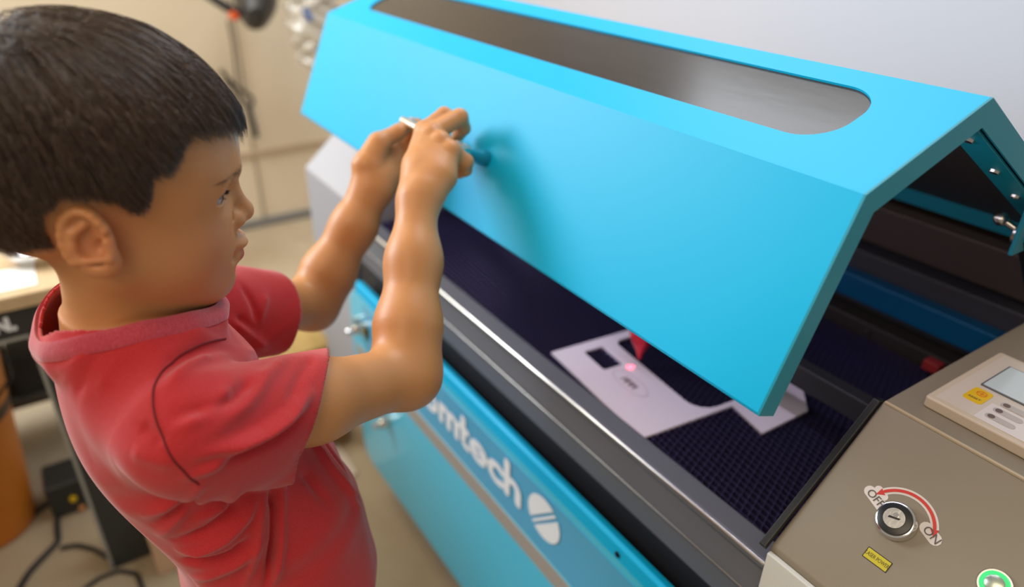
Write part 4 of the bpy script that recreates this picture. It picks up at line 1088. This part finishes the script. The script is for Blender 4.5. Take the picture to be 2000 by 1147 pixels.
st_ = MB().box(-1.60, -1.40, -1.2, -.66, .662, .685).build('wooden_offcut', mat('pale_plank', (.60, .46, .30), .6), bevel=.004); tag(st_, 'pale wooden offcut lying at the back of the workbench', 'wood')
gb = MB().box(-1.76, -1.62, -1.3, -.70, .662, .735).build('grey_case', mat('grey_case_plastic', (.34, .32, .28), .5), bevel=.01); tag(gb, 'long grey case at the back of the workbench', 'case')
# shelf contents
for i, (y, w_, h_, z) in enumerate(((-.76, .07, .10, .19), (-.86, .09, .13, .19), (-.80, .12, .09, .375), (-.95, .10, .12, .375))):
    o = MB().box(-1.74, -1.54, y - w_ / 2, y + w_ / 2, z, z + h_)
    o = o.build('storage_box', mat('dark_box%d' % (i % 2), [(.03, .028, .022), (.09, .075, .05)][i % 2], .6), bevel=.004)
    MB().box(-1.7405, -1.5395, y - w_ / 2 - .002, y + w_ / 2 + .002, z + h_ - .02, z + h_ + .003).build('lid', BF, o, bevel=.002)
    tag(o, ['black lidded box on the lower shelf, nearest the bench leg', 'brown lidded box on the lower bench shelf', 'black lidded box on the upper shelf, nearest the bench leg', 'brown lidded box on the upper bench shelf'][i], 'box', 'lidded boxes on the bench shelves')
# orange bin
ORG = mat('orange_plastic', (.60, .19, .015), .45, noise=(6, .3, (.50, .13, .01)))
BKT = Matrix.Translation((-1.350, -.915, 0))
binb = MB().lathe([(0, .0), (.085, .0), (.094, .006), (.104, .10), (.118, .25), (.134, .40), (.140, .455), (.146, .457), (.146, .475), (.137, .475), (.130, .40), (.09, .02), (0, .02)], BKT, 40).build('orange_bucket', ORG, smooth=True)
tag(binb, 'big orange plastic bucket on the floor beside the workbench', 'bucket')
MB().lathe([(.122, .300), (.1245, .300), (.1275, .328), (.125, .328), (.122, .300)], BKT, 40).build('band', mat('orange_band_black', (.05, .025, .015), .5), binb, smooth=True)
MB().tube(smooth_path([(-1.350, -.773, .44), (-1.27, -.765, .40), (-1.20, -.86, .33), (-1.195, -.95, .32)]), .0035, 8).build('bail', BF, binb, smooth=True)
# adapter and cables on the floor
ad = MB().box(-1.385, -1.29, -.790, -.705, 0, .09).build('power_adapter', BF, bevel=.008); tag(ad, 'black power adapter on the floor under the workbench', 'adapter')
MB().lathe([(0, 0), (.007, 0), (.006, .006), (0, .008)], frame((-1.288, -.742, .045), (0, 1, 0), (0, 0, 1)), 14).build('yellow_plug', YEL, ad, smooth=True)
MB().lathe([(0, 0), (.007, 0), (.006, .006), (0, .008)], frame((-1.288, -.732, .012), (0, 1, 0), (0, 0, 1)), 14).build('orange_plug', mat('orange_plug_plastic', (.6, .25, .08), .5), ad, smooth=True)
def fl(ps, z=.006): return smooth_path([tuple(PXf(px, py)[:2]) + (z,) for px, py in ps], 60)
def PXf(px, py):
    d = RM @ np.array([px - 1000., 573.5 - py, 1410.]); return CAM + d * (-CAM[2] / d[2])
CBL = mat('black_cable', (.018, .018, .018), .5)
for i, (ps, r, lb) in enumerate((([(118, 975), (112, 1030), (116, 1062), (88, 1090), (58, 1122), (35, 1160), (10, 1200)], .0060, 'thick black cable curving from the adapter to the lower left'),
        ([(120, 1074), (150, 1068), (185, 1076), (220, 1098), (262, 1090)], .0050, 'thin black cable running to the bench leg'),
        ([(150, 1165), (195, 1132), (235, 1118), (268, 1124), (282, 1160)], .0045, 'looped black cable in front of the bench leg'),
        ([(0, 1068), (30, 1040), (70, 1005), (98, 985)], .0060, 'black cable lying along the foot of the orange bucket'))):
    o = MB().tube(fl(ps, r * (1.0 if i != 1 else 1.0)), r, 10).build('floor_cable', CBL, smooth=True); tag(o, lb, 'cable', 'black cables on the floor')
cb_ = empty('cardboard_box', (-1.03, -.55, 0)); tag(cb_, 'pinkish cardboard box on the floor between bench leg and boy', 'box')
MB().box(-1.095, -1.0, -.622, -.50, 0, .105).build('box_body', mat('peach_card', (.60, .38, .24), .7), cb_, bevel=.002)
MB().box(-1.001, -.9985, -.603, -.585, .075, .088).build('hand_hole', mat('hole_grey', (.22, .22, .2), .6), cb_)
reparent(cb_)
# things beyond the boy, by the far end of the cutter
sk = MB().box(-1.95, -1.60, -.40, .02, 0, .040).build('timber_plank', mat('yellow_timber', (.50, .34, .10), .55, noise=(8, .3, (.36, .24, .10), (1, 6, 6)))); tag(sk, 'yellowish timber plank on the floor past the boy\'s left elbow', 'wood')
bx = MB().box(-1.30, -1.19, -.235, -.12, 0, .075)
bx = bx.build('wooden_block', mat('brown_block', (.34, .21, .09), .6, noise=(20, .25, (.12, .07, .03), (1, 1, 5))), bevel=.006); tag(bx, 'rough brown wooden block on the floor beside the cutter', 'wood')
ps_ = MB().plate(rrect(-1.24, -1.06, -.285, -.155, .01, 4), .0, .006).build('pale_board', mat('pale_board_card', (.62, .54, .46), .5)); tag(ps_, 'pale flat board on the floor beside the wooden block', 'board')
# levelling foot plate of the cutter's far end
MB().plate(rrect(-1.16, -1.00, -.19, -.02, .02, 5), .10, .13).build('end_foot', mat('foot_grey', (.34, .36, .42), .5), cutter, bevel=.004)

# sheet being cut, lying on the honeycomb
BZs = BZ + .0005
def bp2(px, py):
    d = RM @ np.array([px - 1000., 573.5 - py, 1410.]); q = CAM + d * ((BZs + .003 - CAM[2]) / d[2]); return np.array([q[0], q[1]])
a0, a1 = bp2(1077, 688), bp2(1252, 856); ax_ = a1 - a0; Lx = np.linalg.norm(ax_); ux = ax_ / Lx; uy = np.array([-ux[1], ux[0]])
def loc2(px, py): q = bp2(px, py) - a0; return (q @ ux, q @ uy)
import bmesh
sheet_out = [(0, 0), (Lx, 0), loc2(1432, 787), loc2(1492, 843), loc2(1578, 802)]
q4 = loc2(1578, 802); wd_ = q4[1] + .02
sheet_out = [(0, 0), (Lx, 0), loc2(1430, 792), loc2(1488, 846), q4, (q4[0] - .06, wd_ + .03), (0.0, wd_ + .03)]
holes = [rrect(*[min(loc2(1140, 687)[0], loc2(1176, 722)[0]), loc2(1212, 713)[0], loc2(1178, 722)[1] * .5 + loc2(1140, 687)[1] * .5, loc2(1190, 680)[1] * .5 + loc2(1210, 712)[1] * .5], .004, 5)]
h1a = loc2(1203, 666); h1b = loc2(1352, 797); h1c = loc2(1418, 780)
holes.append(rrect(h1a[0], h1b[0] + .012, (h1a[1] * .35 + h1b[1] * .65), wd_ + .006, (.014, .030, .014, .014), 8))
crv = bpy.data.curves.new('c', 'CURVE'); crv.dimensions = '2D'; crv.fill_mode = 'BOTH'; crv.extrude = .0015
for lp in [sheet_out] + holes:
    sp = crv.splines.new('POLY'); sp.points.add(len(lp) - 1); sp.use_cyclic_u = True
    for p, (x, y) in zip(sp.points, lp): p.co = (x, y, 0, 1)
co = bpy.data.objects.new('c', crv); COL.objects.link(co); dg = bpy.context.evaluated_depsgraph_get()
me = bpy.data.meshes.new_from_object(co.evaluated_get(dg)); bpy.data.objects.remove(co)
MSH = Matrix(((ux[0], uy[0], 0, a0[0]), (ux[1], uy[1], 0, a0[1]), (0, 0, 1, BZs + .0015), (0, 0, 0, 1)))
me.transform(MSH); me.materials.clear(); me.materials.append(mat('white_acrylic', (.72, .64, .74), .3, coat=.3))
sh = bpy.data.objects.new('acrylic_sheet', me); COL.objects.link(sh); tag(sh, 'white acrylic sheet with cut-out openings lying on the honeycomb bed', 'acrylic sheet')
ev = loc2(1230, 748)
eg = MB()
for k_, q_ in enumerate((-.0125, -.0035, .0055)):
    stroke(eg, [(ev[0] + q_ + dx, ev[1] + dy) for dx, dy in ((0, -.005), (.001, .005), (.004, -.002), (.006, .005), (.0075, -.005))], .0026, MSH @ Matrix.Translation((0, 0, .0012)))
eg.build('engraving', mat('engraved_grey', (.20, .16, .18), .6), sh)
em_ = MB(); stroke(em_, [(ev[0] + .034 * math.cos(t), ev[1] + .0135 * math.sin(t)) for t in np.linspace(0, 6.283, 50)], .0014, MSH @ Matrix.Translation((0, 0, .0012))); em_.build('engraved_oval', mat('engraved_light', (.58, .50, .58), .5), sh)
# pointer light of the laser head
ld = bpy.data.lights.new('pointer', 'SPOT'); lo_ = bpy.data.objects.new('pointer', ld); COL.objects.link(lo_)
pt = bp2(1231, 718); lo_.location = (pt[0], pt[1] + .004, BZ + .020); lo_.rotation_euler = (Vector((pt[0], pt[1], BZ)) - Vector(lo_.location)).to_track_quat('-Z', 'Y').to_euler()
ld.energy = .40; ld.color = (1, .02, .03); ld.spot_size = math.radians(34); ld.spot_blend = 1; ld.shadow_soft_size = .002

# hanging things near the far wall
lamp = empty('work_lamp', (-2.45, .14, 1.0)); tag(lamp, 'black work lamp with an orange knob hanging above the boy\'s forehead', 'lamp')
LC_ = PXx(500, 5, -2.45)
MB().lathe([(.0, -.10), (.055, -.10), (.075, -.07), (.080, -.02), (.060, .05), (.030, .10), (.0, .11)], frame(tuple(LC_), (1, 0, .1), (0, .25, 1)) @ Matrix.Rotation(1.35, 4, 'Y') @ Matrix.Rotation(.5, 4, 'X') @ Matrix.Diagonal((.9, 1.25, 1.1, 1)), 36).build('lamp_shade', mat('lamp_black', (.03, .027, .024), .4), lamp, smooth=True)
MB().lathe([(0, 0), (.014, 0), (.014, .02), (0, .022)], frame(tuple(PXx(455, 30, -2.38)), (0, 1, 0), (0, 0, 1)), 20).build('orange_knob', mat('orange_knob_plastic', (.75, .10, .01), .4), lamp, smooth=True)
MB().tube([PXx(470, 30, -2.42), PXx(440, 12, -2.42), PXx(405, -10, -2.44), PXx(380, -60, -2.45)], .016, 12).tube([PXx(500, 0, -2.45), PXx(505, -80, -2.5), PXx(508, -420, -2.6)], .012, 12).build('lamp_arm', mat('lamp_black', (0, 0, 0)), lamp, smooth=True)
MB().tube(smooth_path([PXx(446, 40, -2.45), PXx(455, 90, -2.5), PXx(462, 150, -2.6), PXx(470, 200, -2.7)]), .005, 8).build('lamp_cord', mat('brown_cord', (.20, .15, .11), .7), lamp, smooth=True)
reparent(lamp)
strap = empty('black_strap', tuple(PXx(470, 200, -2.66))); tag(strap, 'looped black strap hanging on the wall in front of the boy\'s forehead', 'strap')
MB().tube(smooth_path([PXx(432, 138, -2.66), PXx(448, 158, -2.66), PXx(470, 175, -2.66), PXx(492, 190, -2.66), PXx(496, 203, -2.66), PXx(484, 210, -2.66), PXx(470, 198, -2.67), PXx(452, 172, -2.68), PXx(440, 155, -2.68)]), .007, 8).build('loop', CBL, strap, smooth=True)
MB().tube(smooth_path([PXx(486, 205, -2.66), PXx(489, 225, -2.66), PXx(497, 250, -2.66), PXx(501, 268, -2.66)]), .0105, 10).build('grip', BF, strap, smooth=True)
MB().tube([PXx(432, 138, -2.66), PXx(432, 138, -2.73)], .006, 8).build('hook', BF, strap, smooth=True)
reparent(strap)
# crumpled clear bag
bagc = PXx(615, 40, -2.3)
def bag_fn(P):
    q = P - bagc
    d = ell(P, bagc, (.10, .085, .17))
    return d + .011 * np.sin(55 * q[:, 0] + 3 * np.sin(40 * q[:, 2])) * np.sin(48 * q[:, 1] + 2 * np.sin(33 * q[:, 2])) + .006 * np.sin(120 * q[:, 2] + 80 * q[:, 1])
VG, FG = surface(bag_fn, bagc - np.array([.13, .12, .20]), bagc + np.array([.13, .12, .20]), .006)
bag = npmesh('plastic_bag', VG, FG, mat('crinkled_plastic', (.66, .60, .50), .22, spec=.8, trans=.35, coat=.6)); tag(bag, 'crumpled clear plastic bag hanging beside the far corner of the lid', 'bag')
for j_, (px, py) in enumerate(((597, 22), (604, 34))):
    MB().lathe([(0, 0), (.012, 0), (.012, .004), (0, .005)], frame(tuple(PXx(px, py, -2.19)), (0, 1, 0), (0, 0, 1)), 16).build('blue_tag', mat('blue_tag_ink', (.05, .15, .40), .5), bag)
MB().tube([bagc + np.array([0, 0, .15]), bagc + np.array([-.1, .02, .5]), bagc + np.array([-.43, .02, .6])], .006, 8).build('bag_cord', CBL, bag, smooth=True)
